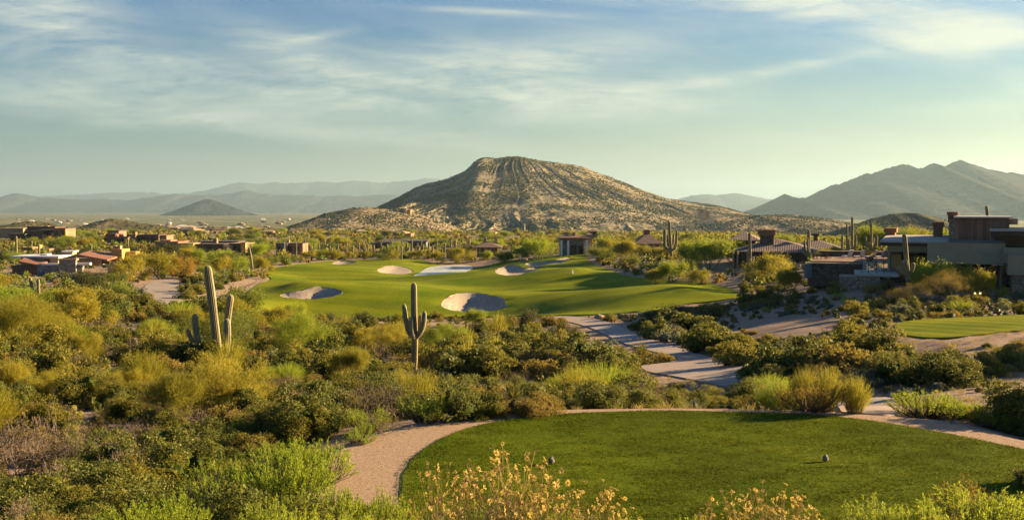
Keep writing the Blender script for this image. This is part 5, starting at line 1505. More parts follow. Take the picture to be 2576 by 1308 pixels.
# -- terrace with loungers
t_ = House('terrace', 'raised stone terrace with coping beside the modern house', 'terrace', 2140, 690, 108, None, 10, 16, True)
t_.part('retaining_wall', 'dstone', [(2032, 2180, 664, 720, 0, 4)]); t_.part('coping', 'tan', [(2030, 2182, 662, 664, -.1, 1.2)])
t_.part('deck', 'adobe', [(2040, 2260, 658, 661, 1.25, 13)])
t_.part('back_wall', 'dstone', [(2064, 2240, 634, 660, 13.2, 13.8)]); t_.part('coping', 'tan', [(2063, 2241, 632, 634, 13.1, 13.9)])
t_.part('pillar', 'bluegrey', [(2024, 2042, 664, 700, -.9, .0)], label='pale round-topped pier at the corner')
t_.part('lower_wall', 'tstone', [(2112, 2215, 697, 735, -9, -5)]); t_.part('pool_deck', 'paleroof', [(2150, 2262, 691, 696, -8.9, -1)])
t_.part('ledge', 'tan', [(2200, 2262, 676, 681, -3, -1)])
def lounger():
    fr, se, ba = MB(), MB(), MB()
    for x in (-.28, .28):
        for y in (-.75, .55):
            fr.box(x - .02, x + .02, y - .02, y + .02, 0, .30)
        fr.box(x - .025, x + .025, -.95, .75, .30, .34)
    se.box(-.30, .30, -.95, .25, .345, .42)
    c, s_ = math.cos(R(58)), math.sin(R(58))
    v = []
    for (yy, zz) in ((0, 0), (.85, 0), (.85, .07), (0, .07)):
        v += [(x, .25 + yy * c - zz * s_, .40 + yy * s_ + zz * c) for x in (-.30, .30)]
    ba.add(v, [(0, 1, 3, 2), (2, 3, 5, 4), (4, 5, 7, 6), (6, 7, 1, 0), (0, 2, 4, 6), (1, 7, 5, 3)])
    return fr.mesh('frame', M['fascia']), se.mesh('seat', M['metal']), ba.mesh('backrest', M['metal'])
LM = lounger()
for k, (px, lab) in enumerate([(2134, 'white lounge chair at the left end of the terrace row'), (2165, 'white lounge chair, second from the left on the terrace'), (2193, 'white lounge chair, third from the left on the terrace'), (2219, 'white lounge chair at the right end of the terrace row')]):
    yl = 9.0; xl = t_.X(px, yl)
    d = 108 + yl * t_.c + xl * t_.s
    r = thing('lounge_chair', lab, 'chair', (uof(px) * d, d, t_.z + t_.Z(658, 4.1) + .01), R(215) + t_.root.rotation_euler[2], 'sun loungers on the terrace')
    for nm, me in zip(('frame', 'seat', 'backrest'), LM):
        link(nm, me, r)
def on_deck(px, yl):
    xl = t_.X(px, yl); d = 108 + yl * t_.c + xl * t_.s
    return (uof(px) * d, d, t_.z + t_.Z(658, 4.1) + .01)
r = thing('patio_table', 'dark patio table at the left end of the terrace', 'table', on_deck(2066, 6.5))
MB().box(-.8, .8, -.45, .45, .70, .75).obj('table_top', M['fascia'], r)
for a, b in ((-.7, -.35), (.7, -.35), (-.7, .35), (.7, .35)):
    MB().box(a - .03, a + .03, b - .03, b + .03, 0, .699).obj('leg', M['fascia'], r)
for k, (px, yl, rz, lab) in enumerate([(2050, 6.3, 90, 'dark patio chair left of the patio table'), (2084, 6.6, -90, 'dark patio chair right of the patio table'), (2070, 5.2, 180, 'dark patio chair in front of the patio table')]):
    r = thing('patio_chair', lab, 'chair', on_deck(px, yl), R(rz))
    MB().box(-.25, .25, -.25, .25, .40, .46).obj('seat', M['adobe'], r); MB().box(-.25, .25, .21, .25, .461, .92).obj('backrest', M['fascia'], r)
    for a, b in ((-.22, -.22), (.22, -.22), (-.22, .22), (.22, .22)):
        MB().box(a - .02, a + .02, b - .02, b + .02, 0, .399).obj('leg', M['fascia'], r)
r = thing('planter', 'round planter with tufted straw grass above the pool deck', 'planter', on_deck(2188, 2.5))
MB().ring_tube([(0, 0, 0), (0, 0, .35), (0, 0, .6)], [.28, .38, .42], 16).obj('pot', M['adobe'], r)
_f, _s = broom(31, 1.3, 260, .6, .03, .8, 4); o = _f.obj('tuft', M['straw'], r); o.location = (0, 0, .6)
g = House('glass_railing', 'clear glass railing with thin posts above the pool deck', 'railing', 2190, 691, 101, None, 2, 3, True)
for a in (2168, 2184, 2204, 2222):
    g.part('post', 'fascia', [(a, a + 1.5, 655, 691, 0, .06)])
for a in (2170, 2186, 2206):
    g.part('panel', 'rail', [(a, a + 13.5, 658, 690, .02, .04)])

# -- tile-roofed house in the middle right
h = House('tile_roofed_house', 'brown stone house under broad clay tile roofs, before the right hill', 'house', 1960, 668, 160, None, 13, 26, True)
h.part('wall', 'dstone', [(1842, 2062, 634, 690, 1, 14)])
h.hip('roof', 'dtile', 1846, 2060, 633, 600, 0.2, 15, 7.3, .6)
h.hip('roof', 'dtile', 1836, 1905, 604, 583, 8.5, 19, 5, .5)
h.part('wall', 'dstone', [(1842, 1900, 605, 634, 9.2, 18)], label='raised wall under the left roof')
h.hip('roof', 'dtile', 2000, 2116, 626, 603, 9, 20, 5.4, .5)
h.part('wall', 'brown', [(2020, 2112, 627, 668, 10, 19)], label='brown rear wing wall')
c = h.part('chimney', 'dstone', [(1911, 1946, 592, 622, 3.4, 5.6)]); h.part('cap', 'brick', [(1906, 1950, 578, 592, 3.2, 5.8)], c)
c = h.part('chimney', 'brown', [(2046, 2056, 592, 606, 7, 8.2)]); h.part('cap', 'fascia', [(2042, 2060, 588, 592, 6.8, 8.4)], c)
c = h.part('chimney', 'brick', [(2082, 2092, 629, 640, 6.2, 7.0)])
h.part('wall', 'gold', [(2032, 2078, 637, 675, -1.2, .9)], label='sunlit ochre garden wall')
for a in (1850, 1880, 1915, 1962, 1990):
    f = h.part('window', 'fascia', [(a, a + 16, 640, 662, .86, .98)]); h.part('pane', 'glass', [(a + 1.2, a + 14.8, 641.5, 660.5, .80, .85)], f)
for a in (1842, 1853):
    h.part('column', 'tan', [(a, a + 4, 634, 685, -1.6, -1.1)])

# -- villa and houses around the pond
h = House('stone_villa', 'two storey stone villa with pale pillars above the far bunkers', 'house', 1445, 642, 240, None, 7, 14)
h.part('wall', 'stone', [(1412, 1478, 601, 650, 0.6, 10)]); h.part('balcony', 'brick', [(1418, 1476, 598, 604, -.3, .58)])
h.hip('roof', 'rtile', 1408, 1480, 598.5, 589, 0.7, 10.5, 4.6, .5)
for a in (1410, 1427, 1474):
    h.part('pillar', 'white', [(a, a + 5, 605, 648, -.4, .2)])
for a in (1437, 1455):
    f = h.part('window', 'fascia', [(a, a + 12, 617, 640, .46, .58)]); h.part('pane', 'glass', [(a + 1, a + 11, 618, 639, .40, .45)], f)
for a in (1421, 1440):
    c = h.part('chimney', 'tan', [(a, a + 7, 584, 594, 3, 4)])
h.part('wall', 'tstone', [(1478, 1490, 590, 640, 2, 8)], label='stone side wing')
h = House('red_roofed_house', 'house with dark red tile roof peeping over the hilltop scrub', 'house', 1632, 622, 228, None, 8, 12)
h.part('wall', 'tan', [(1604, 1662, 613, 640, .8, 9)]); h.hip('roof', 'rtile', 1602, 1664, 613, 586, .2, 10, 4.8, .5); h.part('chimney', 'brick', [(1620, 1634, 578, 592, 4, 5)])
for a in (1612, 1632, 1648):
    f = h.part('window', 'fascia', [(a, a + 8, 615, 621, .66, .78)]); h.part('pane', 'glass', [(a + .8, a + 7.2, 615.6, 620.4, .60, .65)], f)
for k, (a, b, lab) in enumerate([(1494, 590, 'small stone tower house behind the villa'), (1250, 604, 'small tile-roofed pavilion on the hill foot behind the lime tree')]):
    h = House('tower_house', lab, 'house', a, b, 330 + 90 * k, None, 3, 6)
    h.part('wall', 'tstone', [(a - 8, a + 8, b - 8, b + 8, 0.4, 5)]); h.hip('roof', 'rtile', a - 11, a + 11, b - 8, b - 13, 0, 5.4, 2.5, .3)
    f = h.part('window', 'fascia', [(a - 3, a + 3, b - 5, b + 3, .28, .38)]); h.part('pane', 'glass', [(a - 2.2, a + 2.2, b - 4, b + 2.5, .22, .27)], f)
h = House('pavilion_house', 'hip-roofed pavilion with pale columns right of the pond', 'house', 1222, 648, 275, None, 7, 12)
h.part('wall', 'brown', [(1200, 1252, 623, 655, 2.4, 9)]); h.hip('roof', 'rtile', 1194, 1258, 622, 608, 0, 10, 4.9, .5)
for a in (1205, 1219, 1232):
    h.part('column', 'tan', [(a, a + 3.5, 622.5, 650, 0.1, .5)])
for a in (1216, 1244):
    h.part('chimney', 'tan', [(a, a + 8, 598, 612, 5, 6.2)])
h = House('low_tile_house', 'low tile-roofed house with cream chimneys left of the pavilion', 'house', 1150, 640, 310, None, 10, 12)
h.part('wall', 'adobe', [(1100, 1186, 624, 648, .8, 9)]); h.hip('roof', 'rtile', 1098, 1150, 626, 618, 0.2, 10, 4.9, .5); h.hip('roof', 'dtile', 1148, 1190, 622, 613, 1.4, 11, 4.6, .5)
for a, b in ((1142, 604), (1177, 601), (1080, 622)):
    h.part('chimney', 'tan', [(a, a + 5.5, b, 622, 4, 5.2)])
for a in (1110, 1128, 1160):
    f = h.part('window', 'fascia', [(a, a + 9, 628, 638, .66, .78)]); h.part('pane', 'glass', [(a + .8, a + 8.2, 628.8, 637, .60, .65)], f)
h = House('slate_house', 'long dark slate coloured house behind the saguaro grove', 'house', 1005, 632, 350, None, 13, 14)
h.part('wall', 'bluegrey', [(938, 1012, 612, 640, .6, 10)]); h.part('wall', 'bluegrey', [(1014, 1072, 607, 640, 2.2, 11)]); h.shed('roof', 'dkroof', 958, 1022, 609, 601, 0, 8, .4); h.shed('roof', 'dkroof', 1012, 1076, 606, 602, 1.6, 11, .4); h.shed('roof', 'dkroof', 934, 962, 612, 608, 0, 8, .4)
for a in (944, 960, 976, 992, 1022, 1036, 1052):
    f = h.part('window', 'fascia', [(a, a + 11, 613, 628, .4 if a < 1010 else 2.0, .58 if a < 1010 else 2.18)]); h.part('pane', 'glass', [(a + 1, a + 10, 614, 627, .33 if a < 1010 else 1.93, .39 if a < 1010 else 1.99)], f)
h = House('small_tan_house', 'small tan house on the flank of the front hill above the slate one', 'house', 1046, 596, 700, None, 6, 8)
h.part('wall', 'tan', [(1036, 1056, 590, 600, .4, 7)]); h.part('roof', 'dkroof', [(1034, 1058, 587.5, 590, 0, 8)])

# -- houses on the left
h = House('stone_walled_house', 'low house with red tile slopes, white parapet and rough stone wall', 'house', 150, 697, 182, None, 14, 22)
h.part('stone_wall', 'stone', [(92, 206, 667, 715, 0, .9)]); h.part('stone_wall', 'stone', [(148, 190, 655, 715, -.8, -.05)], label='raised middle bay of the stone wall')
h.part('parapet', 'white', [(102, 149, 663, 667, .05, .85)]); h.part('parapet', 'white', [(191, 226, 661, 667, .05, .85)]); h.part('cap', 'tan', [(146, 192, 651, 655, -.9, .1)])
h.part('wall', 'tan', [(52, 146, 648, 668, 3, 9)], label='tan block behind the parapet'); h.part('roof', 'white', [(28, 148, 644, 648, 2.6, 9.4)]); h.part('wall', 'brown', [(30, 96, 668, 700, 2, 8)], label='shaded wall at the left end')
h.slope_lr('tile_roof', 'tile', 46, 648, 104, 659, .2, 2.5, 9); h.slope_lr('tile_roof', 'tile', 166, 636, 242, 650, 5, 11, 7)
h.part('wall', 'tan', [(128, 240, 650, 668, 9.5, 14)], label='rear tan wall'); h.part('roof', 'dtile', [(200, 292, 636, 652, 14, 20)])
c = h.part('chimney', 'tan', [(158, 182, 634, 650, 8, 10)]); h.part('cap', 'white', [(155, 185, 631, 634, 7.8, 10.2)], c)
c = h.part('chimney', 'tan', [(104, 116, 642, 650, 5, 6.4)]); h.part('cap', 'white', [(101, 119, 639, 642, 4.8, 6.6)], c)
c = h.part('tower', 'gold', [(280, 307, 627, 664, 10, 14)]); h.part('chimney', 'tan', [(285, 292, 618, 626.5, 11, 12)], c); h.part('chimney', 'tan', [(296, 303, 618, 626.5, 11, 12)], c)
h.part('wall', 'gold', [(314, 342, 633, 664, 12, 14)], label='sunlit ochre end wall'); h.part('wall', 'tan', [(270, 316, 664, 690, 4, 9)], label='low tan front wall'); h.part('parapet', 'tan', [(282, 316, 660, 664, 3.8, 9.2)])
f = h.part('window', 'fascia', [(256, 274, 650, 664, 9.3, 9.45)]); h.part('pane', 'glass', [(258, 272, 652, 662, 9.2, 9.28)], f)
for a in (62, 84, 112):
    f = h.part('window', 'fascia', [(a, a + 12, 652, 662, 2.8, 2.98)]); h.part('pane', 'glass', [(a + 1, a + 11, 653, 661, 2.72, 2.79)], f)

def flat_house(name, lab, px, py, d, blocks, wins, extra=(), grp=None, w=12):
    """blocks: (p0, p1, top, bottom, y0, y1, wall material, roof material)"""
    h = House(name, lab, 'house', px, py, d, grp, w, 16)
    for p0, p1, q0, q1, y0, y1, wm, rm in blocks:
        h.part('wall', wm, [(p0, p1, q0 + 1.2, q1, y0, y1)])
        h.part('roof', rm, [(p0 - 1.2, p1 + 1.2, q0, q0 + 1.2, y0 - .5, y1 + .5)])
    for p0, p1, q0, q1, y in wins:
        f = h.part('window', 'fascia', [(p0, p1, q0, q1, y - .22, y - .02)]); h.part('pane', 'glass', [(p0 + .9, p1 - .9, q0 + .9, q1 - .9, y - .3, y - .24)], f)
    for p0, p1, q0, q1, y0, y1, m in extra:
        h.part('chimney', m, [(p0, p1, q0, q1, y0, y1)])  # chimneys, and the brown house's strips of painted sunlight
    return h
flat_house('brown_modern_house', 'big brown flat-roofed house with sunlight painted as gold strips, far upper left', 95, 612, 420, [(24, 64, 588, 622, 0, 9, 'brown', 'dkroof'), (66, 110, 582, 622, 3, 12, 'brown', 'dkroof'), (90, 134, 578, 618, 6, 16, 'brown', 'dkroof'), (136, 166, 574, 610, 2, 12, 'adobe', 'dkroof'), (-10, 60, 574, 600, 14, 24, 'tan', 'tan'), (70, 140, 570, 596, 18, 28, 'brown', 'dkroof')],
           [(30, 42, 594, 606, 0), (46, 58, 594, 606, 0), (74, 86, 590, 604, 3), (140, 148, 580, 598, 2), (154, 161, 580, 598, 2)], [(116, 122, 568, 580, 20, 22, 'adobe'), (108, 112, 590, 622, 1.5, 4, 'gold'), (130, 134, 586, 616, 1, 3, 'gold'), (163, 167, 580, 612, .5, 2, 'gold')], None, 18)  # gold strips paint the sunlit right-hand sides of the blocks
flat_house('adobe_house', 'cluster of red brown adobe cubes, far left beyond the trees', 330, 620, 385, [(268, 292, 588, 616, 2, 10, 'brick', 'dkroof'), (292, 322, 596, 620, 0, 8, 'brown', 'dkroof'), (320, 342, 590, 622, 3, 11, 'adobe', 'adobe'), (344, 372, 590, 616, 5, 13, 'brown', 'dkroof'), (374, 400, 590, 618, 2, 10, 'brown', 'dkroof'), (400, 420, 592, 614, 4, 12, 'adobe', 'adobe'), (272, 300, 580, 600, 12, 20, 'adobe', 'dkroof')],
           [(296, 304, 602, 614, 0), (308, 316, 602, 614, 0), (326, 334, 600, 612, 3), (350, 364, 598, 610, 5), (380, 392, 598, 612, 2)], [(336, 342, 584, 600, 4, 6, 'adobe'), (300, 310, 590, 598, 3, 4, 'tile')], None, 16)
flat_house('low_adobe_house', 'low adobe house with pale clay roof and ochre wing, above the road trees', 440, 632, 300, [(392, 448, 608, 632, 4, 14, 'adobe', 'tile'), (448, 486, 612, 640, 0, 8, 'gold', 'tan')], [(402, 412, 615, 624, 4), (424, 434, 615, 624, 4), (455, 463, 628, 638, 0)], [(404, 430, 604, 609, 6, 12, 'tile')], None, 9)
flat_house('long_dark_house', 'long house with dark roof and bright tan blocks, above the footpath trees', 555, 634, 300, [(492, 562, 614, 640, 2, 12, 'brown', 'dkroof'), (562, 580, 618, 640, 0, 8, 'tan', 'tan'), (578, 622, 612, 638, 3, 11, 'brown', 'tan'), (606, 618, 610, 644, 1, 3, 'gold', 'tan'), (500, 600, 607, 625, 14, 22, 'dkroof', 'dkroof')], [(500, 512, 622, 634, 2), (524, 536, 622, 634, 2), (584, 600, 620, 632, 3)], [(536, 546, 600, 616, 8, 9.5, 'adobe')], None, 11)
flat_house('grey_adobe_house', 'greyish adobe house at the far left corner of the golf course', 728, 632, 290, [(694, 722, 612, 640, 0, 8, 'bluegrey', 'dkroof'), (718, 762, 612, 640, 1.5, 9, 'adobe', 'dkroof')], [(698, 706, 618, 632, 0), (724, 734, 620, 632, 1.5), (742, 752, 620, 632, 1.5)], [(722, 728, 604, 614, 5, 6, 'tan')], None, 6)
flat_house('ochre_house', 'scattered ochre walls behind the tall plain saguaro, far left', 60, 650, 300, [(4, 40, 628, 650, 4, 12, 'brown', 'dkroof'), (38, 82, 622, 648, 8, 16, 'adobe', 'gold'), (86, 124, 626, 646, 10, 18, 'adobe', 'tan')], [(10, 20, 634, 644, 4), (46, 58, 630, 640, 8)], [(56, 60, 632, 652, 2, 3.5, 'gold'), (96, 102, 616, 630, 12, 13.5, 'gold'), (126, 136, 638, 656, 6, 8, 'tan')], None, 8)
flat_house('white_house', 'far white house on the plain with bright gables', 474, 594, 900, [(458, 476, 585, 596, 0, 9, 'white', 'white'), (474, 492, 582, 596, 2, 11, 'white', 'paleroof'), (430, 456, 589, 596, 4, 12, 'bluegrey', 'paleroof')], [(462, 466, 589, 593, 0), (480, 485, 587, 592, 2)], (), None, 8)
flat_house('cream_house', 'far cream house with two gables below the dark hills', 582, 580, 1100, [(574, 584, 575, 583, 0, 9, 'tan', 'tan'), (584, 596, 573, 583, 2, 9, 'tan', 'tan')], [(577, 580, 577, 581, 0)], (), None, 6)
# -- houses on the mountain
for k, (a, b, d, wd, lab) in enumerate([(1018, 534, 1225, 30, 'house on top of the front hill'), (1124, 533, 1560, 18, 'pale house at the foot of the gullies'), (1268, 519, 1680, 24, 'cluster house in the middle of the mountain slope'), (1532, 530, 1650, 26, 'grey-roofed house on the right mountain slope'), (1770, 537, 1580, 26, 'brown house on the right mountain spur'), (1345, 540, 1520, 20, 'small tan house low on the mountain')]):
    h = House('hillside_house', lab, 'house', a, b, d)
    h.part('wall', 'tan' if k != 3 else 'bluegrey', [(a - wd / 2, a + wd / 6, b - 8, b + 12, 0, 12)]); h.part('wall', 'adobe', [(a + wd / 6, a + wd / 2, b - 5, b + 12, 3, 14)])
    h.part('roof', 'dkroof', [(a - wd / 2 - 2, a + wd / 6 + 1.5, b - 9.5, b - 8, -1.5, 13)]); h.part('roof', 'paleroof', [(a + wd / 6 + 1.5, a + wd / 2 + 1.5, b - 6.2, b - 5, 2, 15)])
    f = h.part('window', 'fascia', [(a - wd / 3, a - wd / 8, b - 6, b - 1, -.5, -.05)]); h.part('pane', 'glass', [(a - wd / 3 + .8, a - wd / 8 - .8, b - 5.4, b - 1.6, -.7, -.55)], f)
# -- the town on the plain: small houses one by one
def town():
    rs = random.Random(4)
    protos = []
    for wm, rm in (('tan', 'rtile'), ('white', 'paleroof'), ('adobe', 'tan')):
        mb = MB(); mb.box(-7, 5, -5, 5, -1, 4, 0); mb.box(5.01, 10, -3, 4, -1, 3, 0); mb.hip(-7.6, 5.6, -5.6, 5.6, 4.3, 5.8, 5, 1, .28); mb.box(4.9, 10.5, -3.5, 4.5, 3.01, 3.4, 1)
        mb.box(-5, -3, -5.2, -5.02, .5, 2.6, 2); mb.box(0, 2, -5.2, -5.02, .5, 2.6, 2)
        protos.append(mb.mesh('town_house', [M[wm], M[rm], M['glass']]))
    for k in range(110):
        d = math.exp(rs.uniform(math.log(1000), math.log(5200))); px = rs.uniform(-20, 860)
        x = uof(px) * d
        i = rs.randrange(3)
        o = link('town_house', protos[i], None, (x, d, Hs(x, d))); o.rotation_euler = (0, 0, rs.uniform(-.8, .8)); o.scale = [rs.uniform(.8, 1.5)] * 3
        w_ = ('tan house with red roof', 'white house with pale roof', 'brown house with tan roof')[i]
        tag(o, 'tiny far ' + w_ + ' in the town on the plain', 'house', w_ + 's of the far town')
    for k in range(14):
        d = rs.uniform(560, 1000); px = rs.uniform(150, 1250); x = uof(px) * d
        i = rs.choice([0, 2]); o = link('town_house', protos[i], None, (x, d, Hs(x, d))); o.rotation_euler = (0, 0, rs.uniform(-.6, .6)); o.scale = [rs.uniform(.55, .85)] * 3
        w_ = ('tan house with red roof', '', 'brown house with tan roof')[i]
        tag(o, 'small ' + w_ + ' between the fairway trees and the hills', 'house', w_ + 's before the hills')
town()

# ------------------------------------------------------------------ tee markers, posts, boulders, garden lights
M['marker'] = surf('marker_stone', [(.10, .09, .075), (.22, .19, .15)], 14, .8, .5, 40)
M['rock'] = surf('granite_rock', [(.22, .17, .125), (.34, .27, .20)], 5, .9, .7, 22)
for px, py, lab in ((2085, 1166, 'stone tee marker standing alone on the open tee'), (1388, 1172, 'tee marker half hidden behind the yellow flowers')):
    d = TEE_Z / slope(py); x = uof(px) * d
    r = thing('tee_marker', lab, 'tee marker', (x, d, TEE_Z + .05), .3, 'tee markers'); r.scale = (.85, .85, .85)
    MB().blob((0, 0, .06), (.07, .05, .07), 7, 0, 14, 10, .28, 2.2).obj('stone', M['marker'], r)
    MB().ring_tube([(0, 0, -.06), (0, 0, .03)], [.02, .02], 6).obj('spike', M['fascia'], r)
x, y, z = at(1440, 690, H)
r = thing('yardage_post', 'small white post on the dark slope below the upper bunkers', 'post', (x, y, z), 0)
MB().ring_tube([(0, 0, 0), (0, 0, .5), (0, 0, .75)], [.09, .09, .085], 10).obj('post', M['white'], r)
for px, py, hpx, lab in ((1507, 802, 13, 'small pale boulder at the top bend of the cart path'), (2405, 1068, 12, 'flat boulder set into the gravel edge of the tee'), (1255, 1052, 8, 'small boulder on the gravel left of the yucca'), (1098, 1068, 9, 'small boulder on the gravel edge above the path bend'), (1690, 700, 9, 'rounded boulder in the slope scrub right of the fairway'), (1320, 660, 12, 'pale boulder on the rise above the upper bunkers'), (2330, 752, 20, 'boulder under the grey twiggy tree'), (2360, 756, 16, 'second boulder under the grey twiggy tree'), (2410, 752, 18, 'boulder below the dark windows')):
    x, y, z = at(px, py, H); s = hpx * y / F
    o = MB().blob((0, 0, .3), (1.0, .8, .55), int(px), 0, 18, 12, .3, 1.3).obj('boulder', M['rock'], None); o.location = (x, y, z); o.scale = (s, s, s)
    tag(o, lab, 'boulder')
def lamp_mat():
    m, t, out = new_mat('lamp_glow')
    t.set(out, 0, t.n('ShaderNodeEmission', {'Color': (1, .62, .22), 'Strength': 2.5}))
    return m
M['glow'] = lamp_mat()
for px, lab in ((2437, 'left one of two lit garden lights below the house'), (2450, 'right one of two lit garden lights below the house')):
    x, y, z = at(px, 752, H)
    r = thing('garden_light', lab, 'lamp', (x, y - 1.2, z), 0, 'garden lights below the house')
    MB().ring_tube([(0, 0, 0), (0, 0, .55)], [.03, .03], 8).obj('post', M['fascia'], r)
    MB().blob((0, 0, .62), (.085, .085, .07), 3, 0, 10, 8, .02).obj('bulb', M['glow'], r)
    MB().ring_tube([(0, 0, .70), (0, 0, .74)], [.14, .05], 10).obj('shade', M['fascia'], r)

# ------------------------------------------------------------------ scrub and boulders on the slopes (uncountable)
def slope_cover(name, key, n, size, mat, seed, sel=None, rough=.3, flat=.75):
    X, Y, Z, T = HILLS[key]
    rs = np.random.RandomState(seed)
    ok = (T > .03) & (T < 1.06)
    if sel is not None:
        ok &= sel(X, Y, T)
    ii, jj = np.nonzero(ok[:-1, :-1])
    # even cover in area, thinned by noise into patches
    area = np.hypot(X[ii, jj + 1] - X[ii, jj], Y[ii, jj + 1] - Y[ii, jj]) * np.hypot(X[ii + 1, jj] - X[ii, jj], Y[ii + 1, jj] - Y[ii, jj])
    pr = area * np.clip(.6 + 2.0 * fbm(X[ii, jj] / 60, Y[ii, jj] / 60, seed, 3), .05, 3); pr /= pr.sum()
    k = rs.choice(len(ii), n, p=pr)
    a, b = rs.uniform(size=n), rs.uniform(size=n)
    i, j = ii[k], jj[k]
    P = [q[i, j] * (1 - a) * (1 - b) + q[i + 1, j] * a * (1 - b) + q[i, j + 1] * (1 - a) * b + q[i + 1, j + 1] * a * b for q in (X, Y, Z)]
    P = np.stack(P, -1)
    base = np.array([(1, 0, 0), (.3, .95, 0), (-.8, .6, 0), (-.8, -.6, 0), (.3, -.95, 0), (.45, .35, .7), (-.5, .2, .75), (.05, -.5, .7), (0, 0, 1.0)])
    fc = np.array([(0, 1, 5), (1, 6, 5), (1, 2, 6), (2, 3, 6), (3, 7, 6), (3, 4, 7), (4, 5, 7), (4, 0, 5), (5, 6, 8), (6, 7, 8), (7, 5, 8)])
    s = size[0] * (size[1] / size[0]) ** (rs.uniform(size=n) ** 2)
    V = base[None] * s[:, None, None] * (1 + rs.uniform(-rough, rough, (n, 9, 3))) * np.array([1, 1, flat])
    rz = rs.uniform(0, 6.28, n); ca, sa = np.cos(rz)[:, None], np.sin(rz)[:, None]
    V = np.stack([V[..., 0] * ca - V[..., 1] * sa, V[..., 0] * sa + V[..., 1] * ca, V[..., 2]], -1) + P[:, None]
    F_ = (fc[None] + 9 * np.arange(n)[:, None, None]).reshape(-1, 3)
    MB().add(V.reshape(-1, 3), F_, 0).obj(name, M[mat], kind='stuff')
M['slopeveg'] = leaf('slope_scrub', [(.045, .055, .028), (.075, .08, .035), (.11, .10, .045)], .1, .9, .05, .0)
slope_cover('mountain_scrub', ('mountain', 1), 50000, (1.0, 2.6), 'slopeveg', 3)
slope_cover('hill_scrub', ('hill', 4), 7000, (.8, 2.0), 'slopeveg', 4)
slope_cover('hill_scrub', ('hill', 9), 9000, (.8, 2.2), 'slopeveg', 5)
slope_cover('hill_scrub', ('hill', 14), 2500, (.6, 1.5), 'slopeveg', 6)
slope_cover('hill_scrub', ('hill', 17), 1500, (.6, 1.4), 'slopeveg', 7)
slope_cover('hill_scrub', ('hill', 19), 1500, (.6, 1.4), 'slopeveg', 8)
slope_cover('hill_scrub', ('hill', 23), 2000, (.7, 1.6), 'slopeveg', 9)
M['boul'] = leaf('pale_boulder', [(.22, .165, .105), (.30, .235, .15), (.37, .29, .19)], 0.0, .95, .05, .0)
slope_cover('boulder_field', ('hill', 4), 900, (.8, 2.6), 'boul', 12, lambda X, Y, T: (1288 + F * X / Y > 1010), .4, .9)
slope_cover('boulder_field', ('hill', 4), 300, (.8, 2.5), 'boul', 13, None, .4, .9)
slope_cover('boulder_field', ('mountain', 1), 1200, (.8, 2.2), 'boul', 14, None, .4, .8)
slope_cover('boulder_field', ('hill', 9), 500, (.8, 3.0), 'boul', 15, None, .4, .8)

# ---- the scrub between: every shrub by itself
CLEAR = [poly_px([(1815, 800), (1960, 780), (2110, 782), (2125, 815), (2000, 838), (1850, 822)]), poly_px([(2170, 1000), (2290, 968), (2420, 978), (2576, 915), (2720, 880), (2720, 1010), (2576, 1015), (2480, 1040), (2350, 1052), (2265, 1040)]),
         poly_px([(2110, 925), (2200, 905), (2270, 880), (2330, 872), (2300, 890), (2210, 930), (2180, 960), (2110, 955)])]
def zone(px, d):
    if d < 42:
        return 'on the slope left of the tee' if px < 900 else 'close behind the tee' if px < 1900 else 'between the tee and the sandy wash'
    if d < 78:
        return 'around the tall four-armed saguaro' if px < 750 else 'around the lone saguaro' if px < 1450 else 'beside the cart path' if px < 2100 else 'around the far tee'
    return 'in the left desert below the road' if px < 560 else 'along the near edge of the fairway' if px < 1450 else 'on the bank right of the cart path' if px < 1980 else 'below the modern house'

def mixof(px, d):
    if px < 700:
        return [('creosote_bush', 26), ('bursage_shrub', 24), ('jojoba_bush', 20), ('bare_shrub', 19), ('sage_shrub', 6), ('palo_verde_tree', 4), ('mesquite_tree', 5), ('lime_tree', 1), ('dry_shrub', 5), ('green_broom', 3), ('desert_broom', 4)]
    if px < 1500:
        return [('creosote_bush', 24), ('bursage_shrub', 22), ('jojoba_bush', 34), ('bare_shrub', 19), ('sage_shrub', 10), ('green_broom', 3), ('desert_broom', 4), ('dry_shrub', 4), ('palo_verde_tree', 3), ('lime_tree', 1)]
    return [('creosote_bush', 20), ('bursage_shrub', 26), ('jojoba_bush', 30), ('bare_shrub', 6), ('sage_shrub', 18), ('green_broom', 4), ('dry_shrub', 5), ('turpentine_bush', 5)]

def free_of_sheets(x, y, m=.6):
    s = np.full(np.shape(x), -1e3)
    for p in SHEETS + [POND]:
        s = np.maximum(s, sd(p, x, y))
    return s < -m

def scatter(d0, d1, cell, keep, seed, m=.6, pad=1.06):
    rs = np.random.RandomState(seed)
    gx, gy = np.meshgrid(np.arange(-.62 * d1, .62 * d1, cell), np.arange(d0 * .82, d1, cell))
    gx = (gx + (np.arange(gx.shape[0]) % 2)[:, None] * cell * .5).ravel() + rs.uniform(-.38, .38, gx.size) * cell
    gy = gy.ravel() + rs.uniform(-.38, .38, gy.size) * cell
    r = np.hypot(gx, gy)
    lim = 1288 / F * pad * gy + 1.0
    k = (r > d0) & (r < d1) & (np.abs(gx) < lim) & (rs.uniform(size=gx.size) < keep)
    gx, gy = gx[k], gy[k]
    k = free_of_sheets(gx, gy, m)
    return gx[k], gy[k], rs

PLACED = {}
